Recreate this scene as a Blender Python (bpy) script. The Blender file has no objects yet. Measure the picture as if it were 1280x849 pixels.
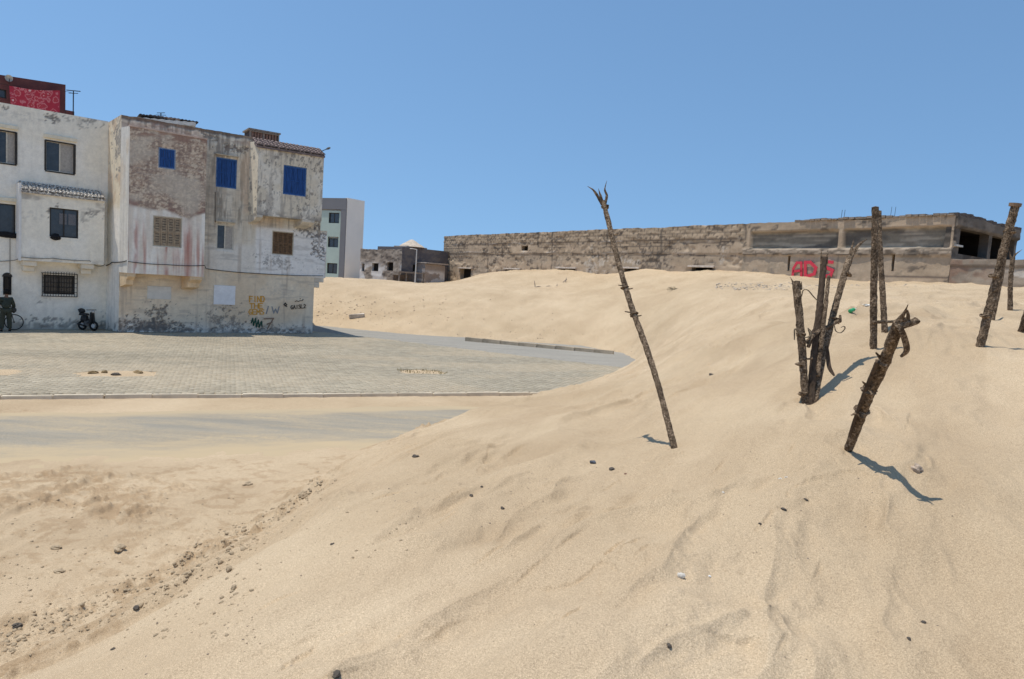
import bpy, bmesh, math, random
import numpy as np
from mathutils import Vector, Matrix
from math import radians, sin, cos, pi, atan, sqrt, exp

random.seed(7)
rng = np.random.default_rng(11)
SC = bpy.context.scene
COL = SC.collection

# ------------------------------------------------------------------ camera
F, CX, CY, ZE = 840.0, 640.0, 424.5, 3.2
PITCH, ROLL = atan(69.5 / F), radians(3.6)
_f = np.array([0, cos(PITCH), -sin(PITCH)])
_r = np.array([1.0, 0, 0]); _u = np.array([0, sin(PITCH), cos(PITCH)])
RV = cos(ROLL) * _r + sin(ROLL) * _u
UV = -sin(ROLL) * _r + cos(ROLL) * _u
cam_d = bpy.data.cameras.new("camera"); cam = bpy.data.objects.new("camera", cam_d); COL.objects.link(cam)
cam_d.sensor_width = 36.0; cam_d.lens = 36.0 * F / 1280.0
cam_d.clip_start = 0.05; cam_d.clip_end = 6000
m = Matrix.Identity(4)
for i in range(3):
    m[i][0] = RV[i]; m[i][1] = UV[i]; m[i][2] = -_f[i]
m[0][3], m[1][3], m[2][3] = 0, 0, ZE
cam.matrix_world = m
SC.camera = cam

# ------------------------------------------------------------------ world, sun
SUNV = Vector((-2.4, -0.3, 9.2)).normalized()
SUN_EL = math.asin(SUNV.z)
SUN_AZ = math.atan2(SUNV.x, SUNV.y)          # clockwise from +Y
world = bpy.data.worlds.new("World"); SC.world = world; world.use_nodes = True
wn = world.node_tree.nodes; wl = world.node_tree.links; wn.clear()
sky = wn.new("ShaderNodeTexSky"); sky.sky_type = 'NISHITA'; sky.sun_disc = False
sky.sun_elevation = SUN_EL; sky.sun_rotation = SUN_AZ
sky.altitude = 0; sky.air_density = 1.0; sky.dust_density = 0.3; sky.ozone_density = 1.3
tcw = wn.new("ShaderNodeTexCoord"); sx = wn.new("ShaderNodeSeparateXYZ"); cxn = wn.new("ShaderNodeCombineXYZ"); mxn = wn.new("ShaderNodeMath"); mxn.operation = 'MAXIMUM'; mxn.inputs[1].default_value = 0
mad = wn.new("ShaderNodeMath"); mad.operation = 'MULTIPLY_ADD'; mad.inputs[1].default_value = .8; mad.inputs[2].default_value = .24
wl.new(tcw.outputs['Generated'], sx.inputs[0]); wl.new(sx.outputs[0], cxn.inputs[0]); wl.new(sx.outputs[1], cxn.inputs[1]); wl.new(sx.outputs[2], mxn.inputs[0]); wl.new(mxn.outputs[0], mad.inputs[0]); wl.new(mad.outputs[0], cxn.inputs[2])
nrm = wn.new("ShaderNodeVectorMath"); nrm.operation = 'NORMALIZE'; wl.new(cxn.outputs[0], nrm.inputs[0]); wl.new(nrm.outputs[0], sky.inputs[0])
bg = wn.new("ShaderNodeBackground"); bg.inputs['Strength'].default_value = 0.15
wo = wn.new("ShaderNodeOutputWorld")
tnt = wn.new("ShaderNodeMix"); tnt.data_type = 'RGBA'; tnt.blend_type = 'MULTIPLY'; tnt.inputs[0].default_value = 1; tnt.inputs[7].default_value = (.77, .92, .945, 1)
wl.new(sky.outputs[0], tnt.inputs[6]); wl.new(tnt.outputs[2], bg.inputs[0]); wl.new(bg.outputs[0], wo.inputs[0])
sd = bpy.data.lights.new("sun", 'SUN'); sd.energy = 3.5; sd.angle = radians(0.53); sd.color = (1.0, 0.94, 0.84)
so = bpy.data.objects.new("sun", sd); COL.objects.link(so)
so.rotation_euler = SUNV.to_track_quat('Z', 'Y').to_euler(); so.location = (0, 0, 60)
SC.view_settings.view_transform = 'Standard'; SC.view_settings.look = 'None'
SC.view_settings.exposure = 0.22; SC.view_settings.gamma = 1.0

# ------------------------------------------------------------------ pixel helpers (photo pixels -> points at a known depth or plane)
CO = np.array([0, 0, ZE])
def ray(x, y): return _f + RV * (x - CX) / F - UV * (y - CY) / F
def onz(x, y, z=0.0):
    d = ray(x, y); return CO + d * (z - ZE) / d[2]
def ond(x, y, Y):
    d = ray(x, y); return CO + d * Y / d[1]

# ------------------------------------------------------------------ noise
def _h(ix, iy, s):
    h = (ix.astype(np.int64) * 374761393 + iy.astype(np.int64) * 668265263 + s * 974634777) & 0xffffffff
    h = ((h ^ (h >> 13)) * 1274126177) & 0xffffffff
    h = (h ^ (h >> 16)) & 0xffffffff
    return h / 4294967295.0
def vn(x, y, s=0):
    x = np.asarray(x, float); y = np.asarray(y, float)
    ix = np.floor(x); iy = np.floor(y); fx = x - ix; fy = y - iy
    fx = fx * fx * fx * (fx * (fx * 6 - 15) + 10); fy = fy * fy * fy * (fy * (fy * 6 - 15) + 10)
    a = _h(ix, iy, s); b = _h(ix + 1, iy, s); c = _h(ix, iy + 1, s); d = _h(ix + 1, iy + 1, s)
    return (a + (b - a) * fx) * (1 - fy) + (c + (d - c) * fx) * fy
def fbm(x, y, o=4, s=0, g=0.5):
    t = 0; a = 1; n = 0
    for k in range(o):
        t = t + a * vn(x * 2 ** k + 17.3 * k, y * 2 ** k - 9.1 * k, s + k * 31); n += a; a *= g
    return t / n
def ss(a, b, x):
    t = np.clip((np.asarray(x, float) - a) / (b - a), 0, 1); return t * t * (3 - 2 * t)
def mix(a, b, t):
    t = np.asarray(t)[..., None]; return a * (1 - t) + np.array(b, float) * t

# ------------------------------------------------------------------ tags
def tag(o, label=None, cat=None, group=None, kind=None):
    if label: o['label'] = label
    if cat: o['category'] = cat
    if group: o['group'] = group
    if kind: o['kind'] = kind
    return o
def link(name, me, mat=None, parent=None):
    o = bpy.data.objects.new(name, me); COL.objects.link(o)
    if mat is not None and len(me.materials) == 0: me.materials.append(mat)
    if parent is not None:
        o.parent = parent
        o.matrix_parent_inverse = parent.matrix_world.inverted() if parent.type != 'EMPTY' else Matrix.Translation(-Vector(parent.location))
    return o
def empty(name, loc, label, cat, group=None):
    o = bpy.data.objects.new(name, None); COL.objects.link(o); o.location = loc; o.empty_display_size = .2
    return tag(o, label, cat, group)

# ------------------------------------------------------------------ materials
MATS = {}
def nodes_mat(name):
    mt = bpy.data.materials.new(name); mt.use_nodes = True; nt = mt.node_tree; nt.nodes.clear()
    out = nt.nodes.new("ShaderNodeOutputMaterial"); b = nt.nodes.new("ShaderNodeBsdfPrincipled")
    nt.links.new(b.outputs[0], out.inputs[0]); MATS[name] = mt
    return mt, nt, b
def nz(nt, scale, detail=4, rough=.6, coord='Object', stretch=None):
    tc = nt.nodes.new("ShaderNodeTexCoord"); n = nt.nodes.new("ShaderNodeTexNoise")
    n.inputs['Scale'].default_value = scale; n.inputs['Detail'].default_value = detail; n.inputs['Roughness'].default_value = rough
    src = tc.outputs[coord]
    if stretch:
        mp = nt.nodes.new("ShaderNodeMapping"); mp.inputs['Scale'].default_value = stretch[0]
        mp.inputs['Rotation'].default_value = (0, 0, stretch[1]); nt.links.new(src, mp.inputs[0]); src = mp.outputs[0]
    nt.links.new(src, n.inputs['Vector']); return n
def ramp(nt, src, stops):
    r = nt.nodes.new("ShaderNodeValToRGB"); e = r.color_ramp.elements
    while len(e) < len(stops): e.new(0.5)
    for k, (p, c) in enumerate(stops):
        e[k].position = p; e[k].color = (*c, 1) if len(c) == 3 else c
    nt.links.new(src, r.inputs[0]); return r
def mixc(nt, a, b, fac, mode='MIX'):
    mx = nt.nodes.new("ShaderNodeMix"); mx.data_type = 'RGBA'; mx.blend_type = mode
    for s, v in ((mx.inputs[0], fac), (mx.inputs[6], a), (mx.inputs[7], b)):
        if isinstance(v, (int, float)): s.default_value = v
        elif isinstance(v, tuple): s.default_value = (*v, 1) if len(v) == 3 else v
        else: nt.links.new(v, s)
    return mx.outputs[2]
def bump(nt, b, h, strength=.4, dist=.02, prev=None):
    bp = nt.nodes.new("ShaderNodeBump"); bp.inputs['Strength'].default_value = strength; bp.inputs['Distance'].default_value = dist
    nt.links.new(h, bp.inputs['Height'])
    if prev: nt.links.new(prev, bp.inputs['Normal'])
    nt.links.new(bp.outputs[0], b.inputs['Normal']); return bp.outputs[0]
def simple(name, c, rough=.7, metal=0, scale=8, var=.35, bstr=.2, bdist=.01, stretch=None, spec=.12):
    if name in MATS: return MATS[name]
    mt, nt, b = nodes_mat(name)
    n = nz(nt, scale, 5, .65, stretch=stretch)
    r = ramp(nt, n.outputs[0], [(.25, tuple(x * (1 - var) for x in c)), (.75, tuple(min(1, x * (1 + var)) for x in c))])
    nt.links.new(r.outputs[0], b.inputs['Base Color'])
    b.inputs['Roughness'].default_value = rough; b.inputs['Metallic'].default_value = metal
    b.inputs['Specular IOR Level'].default_value = spec
    n2 = nz(nt, scale * 4, 4, .7)
    if bstr: bump(nt, b, n2.outputs[0], bstr, bdist)
    return mt
def attr_mat(name, detail_scale=6, amt=.3, rough=.9, bstr=.5, bdist=.02, fine=60):
    if name in MATS: return MATS[name]
    mt, nt, b = nodes_mat(name)
    a = nt.nodes.new("ShaderNodeAttribute"); a.attribute_name = 'Col'
    n = nz(nt, detail_scale, 6, .7); r = ramp(nt, n.outputs[0], [(.3, (1 - amt,) * 3), (.7, (1 + amt * .6,) * 3)])
    c = mixc(nt, a.outputs[0], r.outputs[0], 1.0, 'MULTIPLY')
    n2 = nz(nt, fine, 3, .6); r2 = ramp(nt, n2.outputs[0], [(.3, (1 - amt * .5,) * 3), (.7, (1 + amt * .4,) * 3)])
    c = mixc(nt, c, r2.outputs[0], 1.0, 'MULTIPLY')
    nt.links.new(c, b.inputs['Base Color']); b.inputs['Roughness'].default_value = rough
    b.inputs['Specular IOR Level'].default_value = .15
    n3 = nz(nt, detail_scale * 3, 6, .75); bump(nt, b, n3.outputs[0], bstr, bdist)
    return mt

# ------------------------------------------------------------------ mesh builders
def mesh_np(name, V, Fq, cols=None, smooth=False):
    me = bpy.data.meshes.new(name)
    V = np.asarray(V, np.float32); Fq = np.asarray(Fq, np.int32); n = Fq.shape[1]
    me.vertices.add(len(V)); me.vertices.foreach_set('co', V.ravel())
    me.loops.add(Fq.size); me.loops.foreach_set('vertex_index', Fq.ravel())
    me.polygons.add(len(Fq)); me.polygons.foreach_set('loop_start', np.arange(0, Fq.size, n, dtype=np.int32))
    me.polygons.foreach_set('loop_total', np.full(len(Fq), n, np.int32))
    me.update(calc_edges=True); me.validate()
    if cols is not None:
        ca = me.color_attributes.new('Col', 'FLOAT_COLOR', 'POINT')
        c4 = np.ones((len(V), 4), np.float32); c4[:, :3] = cols; ca.data.foreach_set('color', c4.ravel())
    if smooth: me.polygons.foreach_set('use_smooth', np.ones(len(Fq), bool))
    return me
class MB:
    def __init__(s): s.v = []; s.f = []
    def add(s, vs, fs):
        k = len(s.v); s.v += [tuple(map(float, p)) for p in vs]; s.f += [tuple(k + i for i in f) for f in fs]; return s
    def hexa(s, p):   # 8 points: bottom 4 then top 4
        return s.add(p, [(3, 2, 1, 0), (4, 5, 6, 7), (0, 1, 5, 4), (1, 2, 6, 5), (2, 3, 7, 6), (3, 0, 4, 7)])
    def box(s, fr, u0, u1, z0, z1, o0, o1):
        P = [fr.pt(u, z, o) for z in (z0, z1) for (u, o) in ((u0, o0), (u1, o0), (u1, o1), (u0, o1))]
        return s.hexa(P)
    def tube(s, pts, rad, seg=8, cap=True, noise=0, seed=0):
        pts = [np.array(p, float) for p in pts]; n = len(pts)
        rad = [rad] * n if isinstance(rad, (int, float)) else rad
        base = len(s.v); prevx = None
        for i, p in enumerate(pts):
            t = pts[min(i + 1, n - 1)] - pts[max(i - 1, 0)]; t = t / (np.linalg.norm(t) + 1e-9)
            ref = np.array([0, 0, 1.]) if abs(t[2]) < .9 else np.array([1., 0, 0])
            x = np.cross(ref, t) if prevx is None else prevx - t * (prevx @ t)
            x /= np.linalg.norm(x) + 1e-9; prevx = x; y = np.cross(t, x)
            for k in range(seg):
                a = 2 * pi * k / seg
                rr = rad[i]
                s.v.append(tuple(p + (x * cos(a) + y * sin(a)) * rr))
        for i in range(n - 1):
            for k in range(seg):
                a = base + i * seg + k; b = base + i * seg + (k + 1) % seg
                s.f.append((a, b, b + seg, a + seg))
        if cap:
            s.f.append(tuple(base + k for k in reversed(range(seg)))); s.f.append(tuple(base + (n - 1) * seg + k for k in range(seg)))
        return s
    def build(s, name, mat, parent=None, smooth=False, bevel=0):
        me = bpy.data.meshes.new(name); me.from_pydata(s.v, [], s.f); me.validate()
        if smooth: me.polygons.foreach_set('use_smooth', np.ones(len(me.polygons), bool))
        o = link(name, me, mat, parent)
        if bevel:
            b = o.modifiers.new('bevel', 'BEVEL'); b.width = bevel; b.segments = 2
        return o
class Frame:
    """vertical plane: origin O (x,y), direction e, outward normal n (towards the viewer's side)"""
    def __init__(s, A, B, z=0):
        s.O = np.array([A[0], A[1], z]); e = np.array([B[0] - A[0], B[1] - A[1], 0.]); s.L = np.linalg.norm(e); s.e = e / s.L
        s.n = np.array([s.e[1], -s.e[0], 0.])
    def pt(s, u, z, o=0): return s.O + s.e * u + s.n * o + np.array([0, 0, z])
    def uz(s, x, y, o=0):
        d = ray(x, y); t = ((s.O + s.n * o - CO) @ s.n) / (d @ s.n); p = CO + d * t
        return float((p - s.O) @ s.e), float(p[2] - s.O[2])
    def rect(s, x0, y0, x1, y1, o=0):   # pixel rectangle -> u0,u1,z0,z1 averaged
        ua, za = s.uz(x0, y0, o); ub, zb = s.uz(x1, y1, o)
        uc, zc = s.uz(x0, y1, o); ud, zd = s.uz(x1, y0, o)
        return (ua + uc) / 2, (ub + ud) / 2, (zb + zc) / 2, (za + zd) / 2

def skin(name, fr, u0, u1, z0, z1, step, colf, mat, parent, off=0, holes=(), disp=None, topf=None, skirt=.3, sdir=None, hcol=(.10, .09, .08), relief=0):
    """dense coloured wall sheet with real openings, reveals and edge returns, one mesh"""
    us = np.linspace(u0, u1, max(2, int((u1 - u0) / step))); zs = np.linspace(z0, z1, max(2, int((z1 - z0) / step)))
    for (a, b, c, d, dep) in holes:
        us = us[(np.abs(us - a) > step * .4) & (np.abs(us - b) > step * .4)]; zs = zs[(np.abs(zs - c) > step * .4) & (np.abs(zs - d) > step * .4)]
        us = np.sort(np.append(us, [a, b])); zs = np.sort(np.append(zs, [c, d]))
    us = us[(us >= u0) & (us <= u1)]; zs = zs[(zs >= z0) & (zs <= z1)]
    U, Z = np.meshgrid(us, zs); nu, nzz = len(us), len(zs)
    Zp = Z.copy()
    if topf is not None:
        k = ss(z1 - 1.0, z1, Z) if z1 - z0 > 1.2 else (Z - z0) / (z1 - z0)
        Zp = Z + k * (topf(U) - 0)
    D = disp(U, Z) if disp is not None else np.zeros_like(U)
    for (a, b, c, d, dep) in holes:
        near = (U > a - .04) & (U < b + .04) & (Z > c - .04) & (Z < d + .04); D = np.where(near, 0, D)
    C = colf(U, Z)
    if relief:
        lum_ = C @ np.array([.3, .6, .1]); edge_ = (U > u0 + .06) & (U < u1 - .06) & (Z > z0 + .06) & (Z < z1 - .06)
        for (a, b, c, d, dep) in holes: edge_ &= ~((U > a - .07) & (U < b + .07) & (Z > c - .07) & (Z < d + .07))
        D = D - relief * ss(.36, .27, lum_) * edge_
    P = fr.O + U[..., None] * fr.e + (off + D)[..., None] * fr.n; P[..., 2] += Zp
    idx = np.arange(nu * nzz).reshape(nzz, nu)
    um = (us[:-1] + us[1:]) / 2; zm = (zs[:-1] + zs[1:]) / 2; UM, ZM = np.meshgrid(um, zm)
    keep = np.ones_like(UM, bool)
    for (a, b, c, d, dep) in holes: keep &= ~((UM > a) & (UM < b) & (ZM > c) & (ZM < d))
    q = np.stack([idx[:-1, :-1], idx[:-1, 1:], idx[1:, 1:], idx[1:, :-1]], -1)[keep]
    V = [P.reshape(-1, 3)]; CC = [C.reshape(-1, 3)]; FF = [q]; k = nu * nzz
    sv = (-fr.n if sdir is None else np.array([sdir[0], sdir[1], 0.])) * skirt
    # returns along the four edges
    for line in (idx[-1, ::-1], idx[0, :], idx[:, -1], idx[::-1, 0]):
        a = P.reshape(-1, 3)[line]; b = a + sv; c = C.reshape(-1, 3)[line]; n = len(line)
        V += [a, b]; CC += [c, c]
        i = np.arange(n - 1); FF.append(np.stack([k + i + 1, k + i, k + n + i, k + n + i + 1], -1)); k += 2 * n
    for (a, b, c, d, dep) in holes:
        nob = dep < 0; dep = abs(dep)
        pts = [fr.pt(uu, zz, off + oo) for (uu, zz) in ((a, c), (b, c), (b, d), (a, d)) for oo in (0, -dep)]
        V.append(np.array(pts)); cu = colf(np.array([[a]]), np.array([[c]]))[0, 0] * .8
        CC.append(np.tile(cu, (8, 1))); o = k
        FF.append(np.array([[o + 0, o + 2, o + 3, o + 1], [o + 2, o + 4, o + 5, o + 3], [o + 4, o + 6, o + 7, o + 5], [o + 6, o + 0, o + 1, o + 7]])); k += 8
        if nob: continue
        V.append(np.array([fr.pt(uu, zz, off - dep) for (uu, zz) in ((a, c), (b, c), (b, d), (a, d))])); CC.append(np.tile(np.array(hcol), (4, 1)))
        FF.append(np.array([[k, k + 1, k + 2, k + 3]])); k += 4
    me = mesh_np(name, np.concatenate(V), np.concatenate(FF), np.concatenate(CC))
    return link(name, me, mat, parent)

def rock_mesh(name, r, seed, flat=.7, sub=2, rough=.35):
    bm = bmesh.new(); bmesh.ops.create_icosphere(bm, subdivisions=sub, radius=1)
    for v in bm.verts:
        p = v.co; k = 1 + rough * (2 * float(fbm(np.array([p.x * 1.3 + seed]), np.array([p.y * 1.3 + p.z * 1.7]), 3, seed)[0]) - 1)
        v.co = Vector((p.x * k * r[0], p.y * k * r[1], p.z * k * r[2]))
    me = bpy.data.meshes.new(name); bm.to_mesh(me); bm.free(); return me

# ================================================================== GROUND: one sand sheet shaped from measured points
def zp(x, y, Y): return tuple(ond(x, y, Y))
CP = []
for x, col in {
    1600: [(600, 4.8), (500, 6), (440, 8), (410, 11), (392, 17), (376, 26)],
    1280: [(849, 2.8), (700, 3.9), (600, 5), (500, 6.6), (433, 8), (405, 11), (385, 17), (370, 24), (358, 33)],
    1190: [(353, 34.3), (372, 22)],
    1060: [(849, 2.75), (700, 3.8), (563, 5.4), (500, 7), (460, 8), (435, 9), (415, 10), (390, 14), (375, 20), (362, 29)],
    950: [(849, 2.75), (700, 3.85), (580, 5.5), (520, 7), (470, 9), (430, 12), (400, 16), (380, 23), (367, 31), (362, 34)],
    840: [(849, 2.75), (700, 3.9), (560, 6), (500, 9), (460, 14), (440, 20), (425, 28), (400, 33), (380, 37), (364, 41), (361.5, 43)],
    790: [(470, 18), (500, 11), (540, 8), (600, 5.6), (700, 3.9), (425, 36.5), (400, 39), (380, 41.5), (364, 45)],
    720: [(849, 2.75), (700, 3.95), (600, 5.6), (550, 7.5), (520, 10), (500, 13.5)],
    740: [(420, 39.5), (400, 41.5), (380, 44), (366, 47), (361.5, 50)],
    640: [(849, 2.75), (750, 3.5), (650, 4.8), (600, 5.9), (560, 7.5), (530, 9.8), (513, 13)],
    580: [(400, 41), (380, 44), (362, 48), (355.5, 52), (356, 58)],
    660: [(360, 49), (357, 53)],
    500: [(849, 2.75), (750, 3.5), (680, 4.4), (620, 5.8), (580, 7.5), (560, 9.5)],
    395: [(390, 42.5), (370, 45), (355, 48), (348, 52)],
    300: [(849, 2.75), (800, 3.15), (750, 3.75), (700, 5)],
    100: [(849, 3.3), (810, 4.3)], 0: [(849, 4.2)]}.items():
    for (y, Y) in col: CP.append(zp(x, y, Y))
for p in [(790, 450), (690, 492), (600, 513), (500, 548), (420, 585), (300, 665), (100, 780), (0, 830), (750, 438), (580, 423), (395, 408)]:
    CP.append(tuple(onz(*p, -.12)))
# sand drifted against the long ruin
CP += [zp(880, 339, 45.3), zp(800, 338.5, 50), zp(700, 338.5, 57), zp(640, 339, 62), zp(600, 343, 66), zp(562, 353, 69), zp(1000, 346, 39.5), zp(880, 338, 50), zp(700, 338, 63), zp(1000, 345, 44),
       zp(950, 341, 42), zp(1060, 355, 35), zp(1110, 357, 33), zp(560, 354, 64), zp(500, 352, 62), zp(440, 350, 62), zp(1280, 355, 36), zp(1400, 352, 31)]
CP += [(-6, 8, -.9), (-5, 12, -.9), (-3, 16, -1), (-1, 20, -1), (1, 25, -1), (1.5, 31, -.9), (-3, 33, -1), (-10, 36, -1), (-15, 34, -1), (-12, 24, -1.4), (-9, 14, -1.4),
       (-22, 42, -.5), (-22, 52, 1.5), (-24, 75, 2), (-10, 75, 2.9), (5, 85, 3.2), (30, 60, 4.5), (45, 45, 5), (-40, 42, -.6), (-7, 4, -1)]
CP = np.array(CP)
def rbf_xy(x, y): return np.stack([np.arctan2(x, y) * 1.6, np.log(np.maximum(np.hypot(x, y), .8))], -1)
QC = rbf_xy(CP[:, 0], CP[:, 1]); NC = len(QC)
def tps(r2): return .5 * r2 * np.log(r2 + 1e-9)
_d = ((QC[:, None] - QC[None]) ** 2).sum(-1); K = tps(_d) + np.eye(NC) * 2e-4
Pm = np.concatenate([np.ones((NC, 1)), QC], 1)
SOL = np.linalg.solve(np.block([[K, Pm], [Pm.T, np.zeros((3, 3))]]), np.concatenate([CP[:, 2], np.zeros(3)]))
KO = np.array([-11.31, 14.77]); KD = np.array([12.37, 5.26]); KD /= np.linalg.norm(KD); KM = np.array([KD[1], -KD[0]])
def kerb_st(x, y): return (x - KO[0]) * KD[0] + (y - KO[1]) * KD[1], (x - KO[0]) * KM[0] + (y - KO[1]) * KM[1]   # along, towards the camera
def base_dune(x, y):
    sh = x.shape; xf = x.ravel(); yf = y.ravel(); out = np.empty(len(xf))
    for a in range(0, len(xf), 40000):
        q = rbf_xy(xf[a:a + 40000], yf[a:a + 40000]); d = ((q[:, None] - QC[None]) ** 2).sum(-1)
        out[a:a + 40000] = tps(d) @ SOL[:NC] + SOL[NC] + q @ SOL[NC + 1:]
    out = out.reshape(sh)
    th = np.abs(np.arctan2(x, y)); r = np.hypot(x, y)
    side = -.9 + 2.45 * ss(-5.5, 1.5, x) + .25 * ss(1, 9, x) + np.clip(x - 6, 0, 60) * .04
    w = np.maximum(ss(radians(48), radians(70), th), 1 - ss(1.6, 2.5, r))
    out = out * (1 - w) + side * w
    far = ss(75, 110, r); out = out * (1 - far) + far * np.where(x < -25, -.12, 2.5)
    return np.clip(out, -1.5, 6)
SCARPS = []
for pl in ([(492, 806), (505, 790), (530, 774), (556, 768)], [(400, 786), (440, 771), (480, 763), (525, 755)], [(690, 734), (720, 729), (752, 707), (764, 716), (774, 728)],
           [(600, 742), (650, 738), (700, 731)], [(1035, 608), (1050, 601), (1075, 598), (1100, 603), (1118, 612)], [(1085, 518), (1100, 516), (1115, 520), (1125, 530)],
           [(925, 690), (955, 668), (980, 640), (1000, 618), (1035, 608)], [(985, 572), (1015, 569), (1045, 566)], [(520, 598), (540, 592), (560, 578)], [(340, 835), (372, 806), (400, 786)],
           [(870, 812), (930, 810), (1000, 808)], [(590, 590), (610, 560), (622, 552)]):
    SCARPS.append(pl)
HOLLOWS = []
def sand_detail(x, y, zd, flat):
    r = np.hypot(x, y); near = np.exp(-r / 16)
    D = ss(-.1, .25, zd - flat)                     # 1 on the dune, 0 on the flat
    # wind-shaped undulation, warped and ridged
    wx = x + .5 * fbm(x * .7, y * .7, 3, 3); wy = y + .5 * fbm(x * .7 + 9, y * .7, 3, 4)
    a = .55 * wx + .83 * wy; b = .83 * wx - .55 * wy
    u1 = fbm(a * .36, b * .80, 3, 5) - .5
    rd = 1 - np.abs(2 * fbm(a * .33 + 4, b * .85, 2, 9) - 1) * 2.2
    rd = np.clip(rd, 0, 1) ** 2
    rd2 = np.clip(1 - np.abs(2 * fbm(a * .70 + 11, b * 2.2 + 3, 3, 10) - 1) * 2.8, 0, 1) ** 1.5
    z = D * (.28 * u1 + .095 * (rd - .3) + .055 * rd2 * ss(.35, .6, fbm(x * .6, y * .6, 2, 12))) * (1 - .55 * ss(22, 40, r))
    # small lumps
    z = z + D * .050 * (fbm(a * 2.0, b * 4.4, 4, 21) - .5) * near * 1.6 + D * .010 * np.maximum(fbm(x * 9, y * 9, 3, 22) - .56, 0) * 6 * ss(.5, .62, fbm(x * .8, y * .8, 3, 23)) * near
    # fine wind ripples in patches
    rp = ss(.46, .62, fbm(x * .35, y * .35, 2, 33)); ph = (b * .9 + a * .12) * 2 * pi / .16 + 3 * fbm(x * 1.5, y * 1.5, 2, 35)
    z = z + D * rp * .0050 * np.sin(ph) * ss(3, 6, r) * (1 - ss(16, 26, r))
    ph2 = (b * .8 - a * .10) * 2 * pi / .9 + 5 * fbm(x * .5, y * .5, 2, 36)
    z = z + D * .020 * np.sin(ph2) * ss(8, 13, r) * (1 - ss(45, 60, r))
    # trodden / crumbled sand on the flat at the left and along the dune foot
    rough = ss(.42, .60, fbm(x * .55 + 3, y * .55, 3, 41)) * (1 - D) * (x < -1) * (1 - ss(9.6, 11.0, y + .28 * (x + 5)))
    lump = np.maximum(fbm(x * 4.2, y * 4.2, 4, 43, .6) - .5, 0) * 2
    z = z + rough * (.14 * lump + .09 * np.maximum(fbm(x * 13, y * 13, 3, 44) - .5, 0)) + (1 - D) * .026 * (fbm(x * 2.2, y * 2.2, 4, 47) - .5) * (r < 60)
    foot = np.exp(-((zd - flat - .18) / .24) ** 2) * (1 - ss(13, 19, r)) * (x < 2)
    cl = np.maximum(fbm(x * 5.5 + 7, y * 5.5, 4, 51, .65) - .48, 0)
    gate = ss(.38, .55, fbm(x * .9, y * .9, 2, 53))
    z = z + foot * (.35 * cl * gate + .012 * (fbm(a * 1.4, b * 9, 3, 55) - .5))
    # far bank: trampled little pits
    bank = ss(26, 34, r) * (1 - ss(56, 64, r)) * D * (x < 8)
    z = z - bank * .035 * ss(.60, .74, fbm(x * 1.6, y * 1.6, 3, 61)) + bank * .06 * (fbm(x * 1.0, y * .6, 3, 62) - .5)
    # tyre tracks
    for k, (pa, pb) in enumerate((((-20, 650), (130, 590)), ((-20, 668), (150, 597)), ((-20, 622), (70, 590)), ((-20, 700), (60, 655)))):
        A2 = onz(*pa, -.1)[:2]; B2 = onz(*pb, -.1)[:2]; dv = B2 - A2; Ld = np.hypot(*dv); dv = dv / Ld
        al = (x - A2[0]) * dv[0] + (y - A2[1]) * dv[1]; pr = (x - A2[0]) * dv[1] - (y - A2[1]) * dv[0] + .12 * np.sin(al * .9 + k)
        g = (1 - D) * ss(-3, -1, al) * (1 - ss(Ld - 1, Ld + .6, al)) * (x < 0)
        z = z + g * (-.020 * np.exp(-(pr / .09) ** 2) + .014 * np.exp(-((np.abs(pr) - .16) / .05) ** 2))
    for (px_, py_, ru, rv, dp, sh_) in HOLLOWS:
        dx = x - px_; dy = y - py_; aa = (.83 * dx - .55 * dy) / ru; bb = (.55 * dx + .83 * dy) / rv; e = np.exp(-(aa * aa + bb * bb) ** 1.3)
        z = z - dp * e + dp * .5 * np.exp(-((np.hypot(aa, bb) - 1.25) / .3) ** 2) * (aa < 0)
    return z
def flat_z(x, y):
    s, t = kerb_st(x, y)
    z = -.12 + 0 * x
    wob = .5 * (fbm(s * .35, t * 1.2, 3, 71) - .5)
    road = ss(1.0, 2.0, t + wob) * (1 - ss(2.9, 5.2, t + .8 * (fbm(s * .3, t * .8, 3, 72) - .5)))
    strip = ss(-.1, .1, t) * (1 - ss(1.0, 1.8, t + wob))
    z = z + .055 * strip + .05 * ss(4.6, 8, t) - .055 * road + .016 * (fbm(s * .9, t * 3, 4, 73) - .5) * ss(.9, 1.4, t) * (1 - ss(5, 7, t))
    z = np.where(t < -.05, -.2, z)          # below the plaza slab
    return z
def plain_h(x, y):
    x = np.asarray(x, float); y = np.asarray(y, float)
    zd = base_dune(x, y); fl = flat_z(x, y); k = .05
    mx = np.maximum(zd, fl); return mx + k * np.log1p(np.exp(-np.abs(zd - fl) / k)) * np.exp(-np.abs(zd - fl) / .2), zd, fl
def hit_plain(px, py):
    d = ray(px, py); lo = None
    ts = np.concatenate([np.linspace(1.2, 12, 700), np.linspace(12, 90, 1500)])
    P = CO + d * ts[:, None]; h = plain_h(P[:, 0], P[:, 1])[0]
    k = np.argmax(P[:, 2] < h); return P[k, :2]
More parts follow.
